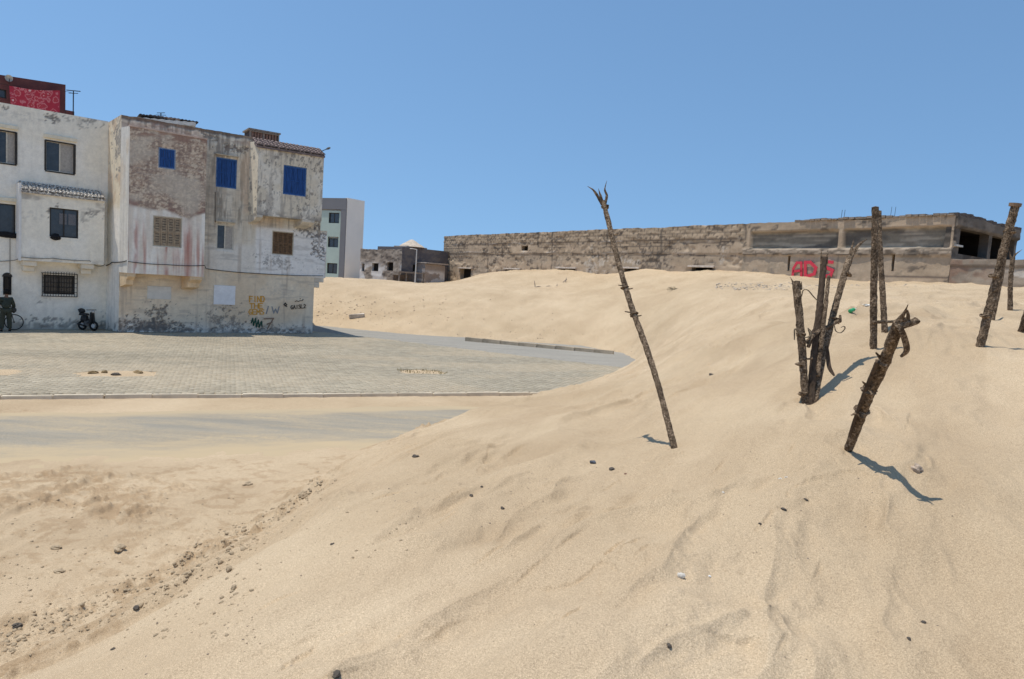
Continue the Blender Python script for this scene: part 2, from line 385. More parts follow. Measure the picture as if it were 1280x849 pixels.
for (px_, py_, ru, rv, dp) in ((575, 582, .35, .8, .05), (640, 592, .3, .7, .04), (470, 690, .3, .6, .03), (640, 735, .45, .5, .03), (760, 745, .3, .35, .03), (560, 790, .3, .6, .03), (900, 455, .6, 1.6, .05), (1000, 760, .6, .35, .03), (1150, 470, .5, 1.2, .04), (700, 640, .35, .7, .03), (850, 640, .4, .7, .03), (1010, 540, .25, .6, .03), (846, 564, .13, .13, .03), (1058, 568, .15, .15, .035), (1012, 508, .22, .2, .04), (1092, 439, .14, .14, .035), (1106, 418, .14, .14, .03), (1224, 436, .16, .16, .035)):
    HOLLOWS.append((*hit_plain(px_, py_), ru, rv, dp, 0))
SC_XY = [np.array([hit_plain(*p) for p in pl]) for pl in SCARPS]
def height(x, y, full=True):
    x = np.asarray(x, float); y = np.asarray(y, float)
    z, zd, fl = plain_h(x, y)
    z = z + sand_detail(x, y, zd, fl)
    for S in SC_XY:
        m0 = S.min(0) - .7; m1 = S.max(0) + .7
        sel = (x > m0[0]) & (x < m1[0]) & (y > m0[1]) & (y < m1[1])
        if not sel.any(): continue
        xs = x[sel]; ys = y[sel]; best = np.full(xs.shape, 9.); sgn = np.ones(xs.shape); endk = np.ones(xs.shape)
        wob = .10 * (fbm(xs * 7, ys * 7, 4, 81, .6) - .5)
        L = len(S) - 1
        for i in range(L):
            a = S[i]; b = S[i + 1]; ab = b - a; t = np.clip(((xs - a[0]) * ab[0] + (ys - a[1]) * ab[1]) / (ab @ ab), 0, 1)
            dx = xs - a[0] - ab[0] * t; dy = ys - a[1] - ab[1] * t; dd = np.hypot(dx, dy) ; c = ab[0] * dy - ab[1] * dx
            up = dd < best; best = np.where(up, dd, best); sgn = np.where(up, np.sign(c), sgn)
            g = (i + t) / L; endk = np.where(up, np.sin(pi * np.clip(g, .02, .98)) ** .5, endk)
        sd_ = best * sgn + wob
        dz = -.021 * endk * ss(.36, .52, fbm(xs * 2.3, ys * 2.3, 3, 84)) * np.where(sd_ < 0, np.exp(sd_ / .35) * ss(0, -.012, sd_), 0)
        z[sel] += dz
    return z
def H(x, y): return float(height(np.array([x]), np.array([y]))[0])

# polar sheet: dense where one stands, coarser outwards, reaching the horizon
th = np.concatenate([np.linspace(-180, -60, 60)[:-1], np.linspace(-60, -44, 50)[:-1], np.linspace(-44, 44, 960), np.linspace(44, 60, 50)[1:], np.linspace(60, 180, 60)[1:]])
th = radians(1) * th
rr = np.concatenate([[.02, .4, .8, 1.2, 1.6], np.exp(np.linspace(math.log(1.9), math.log(12), 540))[:-1], np.exp(np.linspace(math.log(12), math.log(100), 370)), np.exp(np.linspace(math.log(104), math.log(5000), 30))])
TH, RR = np.meshgrid(th, rr); GX = RR * np.sin(TH); GY = RR * np.cos(TH)
GZ = height(GX.ravel(), GY.ravel()).reshape(GX.shape)
def height(x, y):
    x = np.asarray(x, float); y = np.asarray(y, float); t = np.arctan2(x, y); r = np.hypot(x, y)
    i = np.clip(np.searchsorted(rr, r) - 1, 0, len(rr) - 2); j = np.clip(np.searchsorted(th, t) - 1, 0, len(th) - 2)
    a = np.clip((r - rr[i]) / (rr[i + 1] - rr[i]), 0, 1); b = np.clip((t - th[j]) / (th[j + 1] - th[j]), 0, 1)
    return (GZ[i, j] * (1 - b) + GZ[i, j + 1] * b) * (1 - a) + (GZ[i + 1, j] * (1 - b) + GZ[i + 1, j + 1] * b) * a
def plain_fast(x, y): return height(x, y)
nr, nt_ = GX.shape; idx = np.arange(nr * nt_).reshape(nr, nt_)
q = np.stack([idx[:-1, :-1], idx[:-1, 1:], idx[1:, 1:], idx[1:, :-1]], -1).reshape(-1, 4)[:, ::-1]
mt, nt, b = nodes_mat('sand')
n1 = nz(nt, .55, 7, .6); r1 = ramp(nt, n1.outputs[0], [(.3, (.435, .328, .212)), (.52, (.485, .373, .246)), (.72, (.525, .411, .276))])
n2 = nz(nt, 95, 3, .8); r2 = ramp(nt, n2.outputs[0], [(.34, (.74, .72, .70)), (.5, (1, 1, 1)), (.66, (1.22, 1.22, 1.22))])
n2b = nz(nt, 300, 2, .8); r2b = ramp(nt, n2b.outputs[0], [(.36, (.55, .53, .50)), (.5, (1, 1, 1)), (.64, (1.42, 1.42, 1.42))])
c = mixc(nt, r1.outputs[0], r2.outputs[0], .8, 'MULTIPLY'); c = mixc(nt, c, r2b.outputs[0], .9, 'MULTIPLY'); at_ = nt.nodes.new('ShaderNodeAttribute'); at_.attribute_name = 'Col'; c = mixc(nt, c, at_.outputs[0], 1.0, 'MULTIPLY')
nt.links.new(c, b.inputs['Base Color']); b.inputs['Roughness'].default_value = .95; b.inputs['Specular IOR Level'].default_value = .1
n3 = nz(nt, 60, 5, .7); p1 = bump(nt, b, n3.outputs[0], .55, .014); n4 = nz(nt, 9, 4, .6, stretch=((1.0, .35, 1), radians(-30))); bump(nt, b, n4.outputs[0], .28, .05, p1)
SAND = mt
xf, yf = GX.ravel(), GY.ravel(); onfl = (GZ.ravel() < .15) & (yf < 13) & (yf > 1) & (xf < 0)
dampm = np.zeros(len(xf)); sel = onfl; dampm[sel] = ss(.44, .62, fbm(xf[sel] * .55 + 3, yf[sel] * .55, 3, 41)) * (1 - ss(9.4, 10.8, yf[sel] + .28 * (xf[sel] + 5))) * ss(.44, .56, fbm(xf[sel] * 5, yf[sel] * 5, 5, 45, .65))
sel2 = (yf > 1) & (yf < 14) & (xf < 1) & (GZ.ravel() < .7) & (GZ.ravel() > -.1); dampm[sel2] = np.maximum(dampm[sel2], .7 * ss(.52, .66, fbm(xf[sel2] * 5.5 + 7, yf[sel2] * 5.5, 4, 51, .65)) * (1 - ss(.25, .6, GZ.ravel()[sel2])))
tint = 1 + np.zeros((len(xf), 3)); tint = tint * (1 - dampm[:, None]) + np.array([.80, .75, .70]) * dampm[:, None]
pn = fbm(xf * .35, yf * .35, 4, 46)[:, None]; tint = tint * (1 + np.array([.10, .11, .13]) * (pn - .5) * 2)
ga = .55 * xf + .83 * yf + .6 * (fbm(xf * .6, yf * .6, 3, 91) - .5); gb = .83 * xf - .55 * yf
gs = ss(.42, .62, fbm(ga * .42, gb * 1.3, 4, 92))[:, None] * ss(40, 6, np.hypot(xf, yf))[:, None]        # darker bands painted in as shading of the dune undulations
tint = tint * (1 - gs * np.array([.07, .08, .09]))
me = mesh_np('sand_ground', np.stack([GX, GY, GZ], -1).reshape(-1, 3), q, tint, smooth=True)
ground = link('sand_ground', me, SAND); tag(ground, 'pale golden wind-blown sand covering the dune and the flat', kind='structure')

# ================================================================== PLAZA, KERBS, ROADS
def st_xy(s, t): return KO[0] + KD[0] * s + KM[0] * t, KO[1] + KD[1] * s + KM[1] * t
EA = onz(396, 414); EB = onz(715, 452)
def plaza_side(x, y): return (EB[0] - EA[0]) * (y - EA[1]) - (EB[1] - EA[1]) * (x - EA[0])   # <0 on the plaza side
PITS = [(onz(147, 467), .95, .50), (onz(527, 465), .8, .5), (onz(-12, 465), .6, .5)]
# bedding slab
corner = []
for (s, t) in ((-16, -.12), (13.0, -.12)): x, y = st_xy(s, t); corner.append((x, y))
dirE = (EB - EA)[:2] / np.linalg.norm((EB - EA)[:2])
# intersection of the kerb line with the plaza's far edge
A_ = np.array([[KD[0], -dirE[0]], [KD[1], -dirE[1]]]); sol = np.linalg.solve(A_, np.array([EA[0] - corner[0][0], EA[1] - corner[0][1]]))
cx, cy = corner[0][0] + KD[0] * sol[0], corner[0][1] + KD[1] * sol[0]
back = EA[:2] - dirE * 10
poly = [(corner[0][0], corner[0][1]), (cx, cy), (back[0], back[1]), (back[0] - 22, back[1] - 8), (corner[0][0] - 16, corner[0][1] + 8)]
mbp = MB(); n = len(poly)
mbp.add([(x, y, z) for z in (-.19, -.035) for (x, y) in poly], [tuple(range(n, 2 * n))] + [(i, (i + 1) % n, n + (i + 1) % n, n + i) for i in range(n)])
plaza = mbp.build('plaza', simple('bedding_sand', (.47, .36, .24), .95, 0, 6, .2, .6, .02))
tag(plaza, 'grey paved square of small concrete pavers in front of the houses', kind='structure')
# pavers: real blocks with open joints
pu, pv = .25, .125
si = np.arange(-22, 27, pu); ti = np.arange(-30, -.12, pv)
S_, T_ = np.meshgrid(si, ti); S_ = S_ + (np.arange(len(ti)) % 2)[:, None] * pu / 2
S_ = S_.ravel(); T_ = T_.ravel() ; X_, Y_ = st_xy(S_ + pu / 2, T_ + pv / 2)
keep = (plaza_side(X_, Y_) < -.15) & (T_ + pv < -.13) & (X_ / Y_ > -.85) & (Y_ < 41)
hw = (X_ + 17.36) * .585 - (Y_ - 29.5) * .81; keep &= ~((hw < -1.0) & (X_ > -17) & (X_ < -9))
keep &= ~((X_ < -18.3) & ((X_ + 18.4) * .707 - (Y_ - 30.3) * .707 < -1))
for (p, a, b_) in PITS:
    ps, pt_ = kerb_st(p[0], p[1]); keep &= ~(((np.abs(S_ + pu / 2 - ps) + .12 * (fbm(S_ * 4, T_ * 4, 2, 3) - .5)) < a) & (np.abs(T_ + pv / 2 - pt_) < b_))
S_ = S_[keep]; T_ = T_[keep]; N = len(S_)
hz = .0 + .006 * (rng.random(N) - .5) + .03 * (fbm(S_ * .25, T_ * .25, 2, 7) - .5); g = .006
tilt = (rng.random((N, 2)) - .5) * .006
corn = [(g, g), (pu - g, g), (pu - g, pv - g), (g, pv - g)]; ch = .006
V = []
for lev in (0, 1):
    for (a, b_) in corn:
        aa = a + (ch if a < pu / 2 else -ch) * lev; bb = b_ + (ch if b_ < pv / 2 else -ch) * lev
        x, y = st_xy(S_ + aa, T_ + bb); z = (hz + tilt[:, 0] * (a - pu / 2) / pu * 2 + tilt[:, 1] * (b_ - pv / 2) / pv * 2) if lev else np.full(N, -.04)
        V.append(np.stack([x, y, z], -1))
V = np.stack(V, 1).reshape(-1, 3); o_ = np.arange(N)[:, None] * 8
Fq = np.concatenate([np.stack([o_ + i for i in f], -1).reshape(-1, 4) for f in ((4, 5, 6, 7), (0, 1, 5, 4), (1, 2, 6, 5), (2, 3, 7, 6), (3, 0, 4, 7))])
base = .8 + .3 * rng.random(N); pt = fbm(S_ * .16, T_ * .4, 4, 77); dust = ss(.45, .7, fbm(S_ * .3 + 5, T_ * .5, 4, 78)) * .7 + .25 * (rng.random(N) > .8)
edge = ss(-2.2, 0, plaza_side(*st_xy(S_, T_)) / 30)
cc = np.stack([.43 * base, .395 * base, .32 * base], -1) * (.82 + .36 * pt)[:, None]
blue = np.stack([.36 * base, .345 * base, .295 * base], -1)
wv = (ss(4, 16, S_) * .6)[:, None]; cc = (cc * (1 - wv) + blue * wv) * np.array([.97, .915, .84])
cc = cc * (1 - dust[:, None] * .6) + np.array([.50, .41, .29]) * dust[:, None] * .6
me = mesh_np('pavers', V, Fq, np.repeat(cc, 8, 0))
tag(link('paver', me, attr_mat('paver_concrete', 12, .18, .9, .3, .01), plaza), kind='stuff')
# kerb of single stones along the near edge
kerb_m = simple('kerb_concrete', (.64, .55, .42), .9, 0, 3, .25, .5, .01)
kb = MB(); p = [st_xy(s, t) for (s, t) in ((-16, -.115), (20, -.115), (20, -.02), (-16, -.02))]
kb.hexa([(x, y, z) for z in (-.35, -.13) for (x, y) in p]); kerb = kb.build('kerb', kerb_m); tag(kerb, 'worn light concrete kerb along the near edge of the paved square', kind='structure')
def beveled_block(name, L, W, Hh, mat, seed=0, bev=.012, jit=.006):
    r_ = random.Random(seed); bm = bmesh.new(); bmesh.ops.create_cube(bm, size=1)
    for v in bm.verts: v.co = Vector((v.co.x * L + r_.uniform(-jit, jit), v.co.y * W + r_.uniform(-jit, jit), v.co.z * Hh + r_.uniform(-jit, jit)))
    bmesh.ops.bevel(bm, geom=bm.edges[:], offset=bev, segments=2, affect='EDGES')
    me = bpy.data.meshes.new(name); bm.to_mesh(me); bm.free(); me.materials.append(mat); return me
kms = [beveled_block('kerb_stone', .985, .125, .22, kerb_m, k, .012 + .006 * (k % 2), .008) for k in range(5)]
kang = math.atan2(KD[1], KD[0])
def put(me, name, parent, loc, rz=0, rx=0, ry=0):
    o = bpy.data.objects.new(name, me); COL.objects.link(o); o.parent = parent
    pl = Vector(parent.location) if parent is not None else Vector((0, 0, 0))
    o.location = Vector(loc) - pl; o.rotation_euler = (rx, ry, rz); return o
for k in range(29):
    s = -12.5 + k; x, y = st_xy(s + random.uniform(-.01, .01), -.06 + random.uniform(-.012, .012))
    put(kms[k % 5], 'kerb_stone', kerb, (x, y, -.10 + random.uniform(-.012, .008)), kang + random.uniform(-.01, .01))
# second kerb under the far bank
FA, FB = onz(582, 424, .02)[:2], onz(750, 439, .02)[:2]
fdir = (FB - FA); fl_ = np.linalg.norm(fdir); fdir /= fl_; fang = math.atan2(fdir[1], fdir[0])
k2 = simple('kerb_old', (.44, .36, .26), .9, 0, 3, .3, .5, .01); kms2 = [beveled_block('kerb_stone', 1.015, .22, .30, k2, 20 + k, .02, .015) for k in range(4)]
root = empty('bank_kerb', (FA[0], FA[1], 0), 'low row of weathered kerb stones at the foot of the far sand bank', 'kerb')
for k in range(int(fl_ / 1.02) + 1):
    p = FA + fdir * (k * 1.02 + .5); put(kms2[k % 4], 'kerb_stone', root, (p[0], p[1], -.03 + random.uniform(-.02, .02)), fang + random.uniform(-.02, .02))

def asphalt(name, c1, c2, dustc, rot, cover=(.50, .66)):
    mt, nt, b = nodes_mat(name)
    n1 = nz(nt, 1.2, 5, .6, stretch=((.25, 1.4, 1), -rot)); n2 = nz(nt, 45, 3, .8); n3 = nz(nt, .8, 6, .7, stretch=((.3, 1.5, 1), -rot)); n4 = nz(nt, 9, 4, .7)
    c = ramp(nt, n1.outputs[0], [(.3, c1), (.7, c2)]).outputs[0]
    c = mixc(nt, c, ramp(nt, n2.outputs[0], [(.3, (.62, .62, .62)), (.7, (1.32, 1.32, 1.32))]).outputs[0], 1., 'MULTIPLY')
    f1 = ramp(nt, n3.outputs[0], [(cover[0], (0, 0, 0)), (cover[1], (1, 1, 1))]).outputs[0]
    f2 = ramp(nt, n4.outputs[0], [(.25, (.15, .15, .15)), (.6, (1, 1, 1))]).outputs[0]
    f = mixc(nt, f1, f2, 1., 'MULTIPLY')
    at_ = nt.nodes.new('ShaderNodeAttribute'); at_.attribute_name = 'Col'; f = mixc(nt, f, (1, 1, 1), at_.outputs[0]) if False else mixc(nt, f, at_.outputs[0], 1., 'SCREEN')
    c = mixc(nt, c, dustc, f)
    nt.links.new(c, b.inputs['Base Color']); b.inputs['Roughness'].default_value = 1; b.inputs['Specular IOR Level'].default_value = .03
    bump(nt, b, n2.outputs[0], .5, .01); return mt
sg, tg = np.meshgrid(np.linspace(-18, 22, 400), np.linspace(.9, 5.8, 90)); xg, yg = st_xy(sg, tg)
nb = fbm(sg * .8, tg * 2.5, 5, 95, .6); dk = ss(4.0, 5.3, tg + 1.6 * (nb - .5)) * .95 + ss(2.2, 1.5, tg + .9 * (nb - .5)) * .8
idx = np.arange(sg.size).reshape(sg.shape); q = np.stack([idx[:-1, :-1], idx[:-1, 1:], idx[1:, 1:], idx[1:, :-1]], -1).reshape(-1, 4)
road_me = mesh_np('road', np.stack([xg, yg, np.full(xg.shape, -.112)], -1).reshape(-1, 3), q, np.repeat(np.clip(dk, 0, 1).reshape(-1, 1), 3, 1))
road = link('road', road_me, asphalt('asphalt', (.26, .24, .20), (.32, .29, .235), (.475, .37, .235), kang, (.38, .70)))
tag(road, 'grey asphalt street half covered by drifting sand', kind='structure')
if road.data.polygons[0].normal.z < 0: road.data.flip_normals()
nE = np.array([-dirE[1], dirE[0]])
p = [EA[:2] - dirE * 12, EA[:2] + dirE * 26, EA[:2] + dirE * 26 + nE * 9, EA[:2] - dirE * 12 + nE * 9]
rd = MB(); rd.add([(x, y, -.075) for (x, y) in p], [(0, 1, 2, 3)])
road2 = rd.build('back_road', asphalt('asphalt_back', (.27, .255, .225), (.33, .31, .27), (.44, .38, .29), math.atan2(dirE[1], dirE[0]), (.58, .75)))
tag(road2, 'bluish asphalt lane between the paved square and the sand bank', kind='structure')

# ================================================================== WALL PAINTING TOOLS (stains and peeled plaster with their own shapes)
def stain(U, Z, u, z, ru, rz, seed, sharp=.12, th=.5, sc=3.0):
    d = 1 - np.sqrt(((U - u) / ru) ** 2 + ((Z - z) / rz) ** 2)
    return ss(-.035, .05, .55 * np.minimum(d, .7) + 2.6 * (fbm(U * sc * 1.3, Z * sc * 1.3, 5, seed, .68) - th - .07)) * (.55 + .45 * ss(.35, .55, fbm(U * 13, Z * 13, 2, seed + 3)))
def streaks(U, Z, seed, fu=6., fz=.35): return fbm(U * fu, Z * fz, 4, seed, .6)
WALL = attr_mat('weathered_plaster', 5, .13, .92, .55, .02, 45)

# ------------------------------------------------------------------ weathered house
Cx = onz(148, 415)[:2]; Bx = onz(390, 417)[:2]; W1 = np.array([-18.4, 30.3]); W0 = onz(0, 412)[:2]
MF = Frame(Cx, Bx); sback = (W1 - Cx) / np.linalg.norm(W1 - Cx)
bt = .85; bayO = Cx - sback * bt                       # front left corner of the bay
bay_off = float((np.array([*bayO, 0]) - np.array([*Cx, 0])) @ MF.n)
bay_u0 = float((np.array([*bayO, 0]) - np.array([*Cx, 0])) @ MF.e)
house = empty('weathered_house', (Cx[0], Cx[1], 0), 'three-storey house of stained peeling plaster with two jutting upper bays and blue shutters', 'house')
def mrect(x0, y0, x1, y1, off=0): return MF.rect(x0, y0, x1, y1, off)
_, zt0 = MF.uz(150, 143); _, ztm = MF.uz(250, 158); u318, zt1 = MF.uz(318, 172)
ground_tone = np.array([.72, .585, .42]); pale = np.array([.60, .57, .53])
u_jA = MF.uz(257, 250)[0]; z_cab = MF.uz(250, 336)[1]; u_box = MF.uz(318, 250)[0]; u_r = MF.uz(391, 400)[0]; u_R = MF.uz(408, 310)[0]
def col_main(U, Z):
    zc = z_cab - .02 * (U - 3)
    c = np.tile(ground_tone, U.shape + (1,))
    c = mix(c, (.78, .67, .51), ss(.35, .7, fbm(U * .8, Z * .8, 4, 5)))
    c = mix(c, (.76, .73, .66), ss(1.2, .3, Z + .8 * fbm(U * .6, Z, 3, 6)) * .8)
    up = ss(-.02, .02, Z - zc)                                    # storeys above the cable
    cu = np.tile(np.array([.67, .585, .46]), U.shape + (1,))
    cu = mix(cu, (.76, .69, .57), ss(.35, .65, streaks(U, Z, 8)) * .8)
    whitepatch = ss(-.1, .1, U - u_box - .1) * ss(5.3, 5.1, Z) * ss(-.02, .05, Z - zc)
    cu = mix(cu, (.86, .83, .78), whitepatch * .9); lowp = ss(4.5, 4.2, Z + .3 * fbm(U * 2, Z, 2, 3)) * ss(u_jA - .1, u_jA + .2, U) * (1 - whitepatch)
    cu = mix(cu, (.78, .73, .65), lowp * .8)
    cu = mix(cu, (.30, .26, .21), ss(.50, .66, streaks(U, Z, 12, 11, .9)) * ss(4.6, 5.6, Z) * .8 * (1 - whitepatch))
    cu = mix(cu, (.27, .24, .21), ss(.50, .66, fbm(U * 3, Z * 9, 4, 13)) * ss(3.2, 5, Z) * ss(u_box, u_jA, U) * .35 * (1 - whitepatch))
    cu = mix(cu, (.30, .21, .18), ss(.42, .6, fbm(U * 2, Z * 4, 4, 15)) * ss(8.8, 9.2, Z) * .8); cu = mix(cu, (.13, .10, .085), ss(zt0 - .16, zt0 - .04, Z + .12 * fbm(U * 4, Z * 4, 3, 16)) * .85)
    cu = mix(cu, (.74, .55, .38), ss(.3, .7, fbm(U * 1.5, Z, 3, 17)) * ss(u_box - 1.1, u_box - .3, U) * ss(5.0, 5.6, Z) * .6)
    c = c * (1 - up[..., None]) + cu * up[..., None]
    # peeled plaster on the ground floor
    def sp(px, py, ru, rz, seed, a=.8, colr=(.16, .145, .13), sc=5, th=.5):
        nonlocal c
        u, z = MF.uz(px, py); c = mix(c, colr, stain(U, Z, u, z, ru, rz, seed, .10, th, sc) * a)
    sp(198, 388, .7, .35, 101, .85, th=.59); sp(200, 398, .3, .35, 102, .8, th=.54); sp(180, 409, 1.1, .3, 103, .9, th=.44); sp(212, 411, 1.3, .22, 104, .8, th=.46)
    sp(285, 400, 1.2, .5, 105, .75, (.22, .195, .17), th=.58); sp(280, 386, .5, .2, 106, .8, th=.56); sp(300, 408, 1.3, .25, 107, .7, th=.58); sp(350, 412, 1.6, .2, 108, .6, th=.5)
    sp(345, 326, .9, .35, 109, .6, th=.56, sc=6); sp(398, 300, .35, 1.0, 110, .9, (.19, .17, .155), th=.50, sc=6); sp(385, 287, .5, .3, 111, .8, th=.5)
    sp(290, 185, .5, .25, 112, .8, (.14, .11, .1)); sp(262, 172, .3, .2, 113, .8); sp(353, 362, .9, .25, 114, .25, (.4, .38, .36))
    base = ss(.42, .1, Z + .35 * (fbm(U * 2.4, Z * 2, 4, 120) - .5) * 2 + .1)
    c = mix(c, (.17, .155, .14), base * .75 * ss(.46, .55, fbm(U * 5, Z * 9, 4, 121)))
    c = mix(c, (.40, .32, .25), ss(.56, .7, streaks(U, Z, 130, 5, .3)) * .45)
    c = mix(c, (.30, .27, .24), ss(.62, .75, fbm(U * 1.1, Z * 7, 4, 131)) * .3)
    return c
holes = []
wins = {}
def hole(key, x0, y0, x1, y1, off=0, dep=.16):
    r = MF.rect(x0, y0, x1, y1, off); wins[key] = r; holes.append((r[0], r[1], r[2], r[3], dep))
hole('blue2', 270, 198, 296, 235); hole('mid', 270.5, 281, 292, 312, dep=.14); hole('right', 340, 289.5, 367, 319, dep=.14)
topm = lambda U: (zt1 - zt0) * U / u318 + .05 * (fbm(U * 3, U * 0, 3, 9) - .5) - .12 * ss(u318 + .1, u318 + .6, U)
peel = lambda U, Z: .012 * (fbm(U * 4, Z * 4, 4, 140) - .5) + .02 * (fbm(U * .7, Z * .7, 2, 141) - .5)
z_oh = z_cab - .55
# ground floor + upper wall share one plane; the upper storeys overhang at the right end
skin('wall', MF, 0, u_r, 0, z_cab - .10, .035, col_main, WALL, house, relief=.03, holes=[], disp=peel, skirt=.4)
u_R3 = MF.uz(402.5, 230)[0]; z_sp = 5.30; h3 = [h for h in holes if h[2] > z_sp]; h2_ = [h for h in holes if h[2] < z_sp]
skin('wall', MF, 0, u_R, z_cab - .10, z_sp, .035, col_main, WALL, house, relief=.03, holes=h2_, disp=lambda U, Z: peel(U, Z) + .012, skirt=.4)
skin('wall', MF, 0, u_R3, z_sp, zt0, .035, col_main, WALL, house, relief=.03, holes=h3, disp=lambda U, Z: peel(U, Z) + .012, topf=topm, skirt=.4)
# stepped bracket under the overhang
br = MB(); br.box(MF, u_r - .02, u_r + .50, z_cab - .34, z_cab - .08, -.5, .0); br.box(MF, u_r - .02, u_r + .28, z_cab - .62, z_cab - .34, -.5, -.004)
BRM = simple('bracket_plaster', (.60, .53, .43), .95, 0, 3, .35, .7, .03)
br.build('bracket', BRM, house, bevel=.03)
# side wall
SF = Frame(W1 + sback * .3, Cx)
def col_side(U, Z):
    c = np.tile(np.array([.84, .72, .53]), U.shape + (1,))
    c = mix(c, (.92, .87, .78), ss(5.9, 5.3, Z + .5 * fbm(U * 2, Z * 2, 3, 3)) * .9)
    c = mix(c, (.62, .42, .27), ss(.4, .7, fbm(U * 3, Z * 1.2, 4, 4)) * ss(5.2, 6.2, Z) * .6)
    c = mix(c, (.30, .27, .24), stain(U, Z, 1.3, 8.2, .55, 1.2, 9, .06, .5, 2.5) * .95)
    c = mix(c, (.30, .24, .18), ss(.5, .7, fbm(U * 4, Z * 4, 4, 5)) * ss(8.3, 9.2, Z) * .8)
    c = mix(c, (.60, .55, .47), ss(.5, .75, streaks(U, Z, 7, 9, .4)) * .35)
    c = mix(c, (.30, .27, .24), ss(.6, .2, Z) * ss(.5, .65, fbm(U * 4, Z * 4, 4, 8)) * .8); return c
skin('side_wall', SF, 0, SF.L, 0, zt0, .05, col_side, WALL, house, disp=peel, topf=lambda U: .25 * (U / SF.L - 1), skirt=.02)
# bay A
bayF = Frame(bayO, bayO + MF.e[:2])
z_bt = bayF.uz(160, 157)[1]; z_bb = bayF.uz(160, 343)[1]; z_bb2 = bayF.uz(257, 345)[1]; Lb = bayF.uz(257, 250)[0]
def col_bay(U, Z):
    c = np.tile(np.array([.78, .69, .58]), U.shape + (1,))
    c = mix(c, (.92, .86, .76), ss(.4, .7, streaks(U, Z, 21, 4, .4)) * .9)
    rust = ss(.54, .72, streaks(U, Z, 23, 5, .18)) * ss(1, 0, np.abs(Z - 3.6) / 1.8)
    c = mix(c, (.50, .22, .17), rust * .75)
    for px in (209, 235, 170): 
        u, _ = bayF.uz(px, 300); c = mix(c, (.45, .17, .13), np.exp(-((U - u) / .09) ** 2) * ss(5.2, 4.4, Z) * ss(.35, .6, fbm(U * 6, Z * 1.2, 3, 24)) * .7)
    # dark weathered upper storey
    zb = 5.35 + .35 * (fbm(U * .9, Z * 0, 3, 25) - .5) * 2
    up = ss(-.05, .12, Z - zb)
    d = np.tile(np.array([.50, .37, .275]), U.shape + (1,))
    blk = (fbm(U * 13, Z * 17, 3, 26, .7)); d = mix(d, (.76, .63, .47), ss(.47, .58, blk) * .75)
    d = mix(d, (.23, .16, .135), ss(.52, .62, fbm(U * 11, Z * 14, 4, 27)) * .7); d = mix(d, (.26, .18, .15), ss(.5, .66, streaks(U, Z, 32, 9, 1.2)) * .5)
    d = mix(d, (.64, .56, .45), ss(.5, .7, fbm(U * .8, Z * .9, 3, 29)) * .6)
    # faint courses of the blocks behind the plaster
    crs = np.minimum(np.abs((Z / .21) % 1 - .5), .5); d = mix(d, (.52, .45, .38), ss(.44, .5, crs) * .45 * ss(.35, .55, fbm(U * 2, Z * 2, 3, 28)))
    c = c * (1 - up[..., None]) + d * up[..., None]
    c = mix(c, (.30, .17, .14), np.exp(-((Z - zb - .1) / .13) ** 2) * ss(.35, .6, fbm(U * 1.4, Z * 3, 3, 30)) * .8)
    c = mix(c, (.33, .20, .15), ss(.45, .2, z_bt - Z) * ss(.4, .6, fbm(U * 1.5, Z * 5, 4, 31)) * .8)
    return c
bh = []
rA = bayF.rect(198, 185.5, 219.5, 211); rB = bayF.rect(191, 271, 227.5, 309)
bh = [(rA[0], rA[1], rA[2], rA[3], .12), (rB[0], rB[1], rB[2], rB[3], .14)]
skin('bay', bayF, 0, Lb, (z_bb + z_bb2) / 2, z_bt, .035, col_bay, WALL, house, holes=bh, disp=lambda U, Z: peel(U, Z) * 1.2, topf=lambda U: (bayF.uz(257, 174)[1] - z_bt) * U / Lb, skirt=bt - .03, sdir=sback)
# the bay's own left face is bright plaster
BSF = Frame(bayO + sback * bt, bayO)
def col_bays(U, Z):
    c = np.tile(np.array([.74, .70, .62]), U.shape + (1,)); c = mix(c, (.66, .52, .36), ss(.4, .7, fbm(U * 3, Z, 4, 3)) * ss(5.4, 6.2, Z) * .5)
    return mix(c, (.5, .46, .42), ss(.5, .7, streaks(U, Z, 5, 8, .4)) * .4)
skin('bay_side', BSF, 0, BSF.L, (z_bb + z_bb2) / 2, z_bt, .05, col_bays, WALL, house, off=.012, skirt=.01)
# parapet above the bay, top coping line, floor slab under bay
cp = MB(); cp.box(bayF, -.03, Lb + .02, z_bt - .02, z_bt + .05, -.75, .03)
for i in (4, 5, 6, 7):
    pass
for k, vv in enumerate(cp.v):
    P_ = np.array(vv); uu = (P_ - bayF.O) @ bayF.e; cp.v[k] = (vv[0], vv[1], vv[2] + (bayF.uz(257, 174)[1] - z_bt) * uu / Lb)
cp.build('bay_coping', simple('coping_plaster', (.55, .42, .34), .9, 0, 4, .35, .5, .02), house)
cb = MB()
zb_ = (z_bb + z_bb2) / 2
for (ua, ub) in ((0.02, .30), (Lb - .55, Lb - .05)):
    pr = [(-.02, 0), (-.02, -.14), (-.22, -.30), (-.26, -.50), (-bt + .02, -.62), (-bt + .02, 0)]
    vs = [bayF.pt(uu - (1 if sback is None else 0) * 0, zb_ + z, 0) + np.array([*(sback * (-o)), 0]) for uu in (ua, ub) for (o, z) in pr]
    n = len(pr); cb = MB(); cb.add(vs, [tuple(range(n)), tuple(reversed(range(n, 2 * n)))] + [(i, i + n, (i + 1) % n + n, (i + 1) % n) for i in range(n)])
    cb.build('bay_bracket', simple('bracket_ochre', (.72, .54, .34), .95, 0, 3, .25, .6, .03), house)
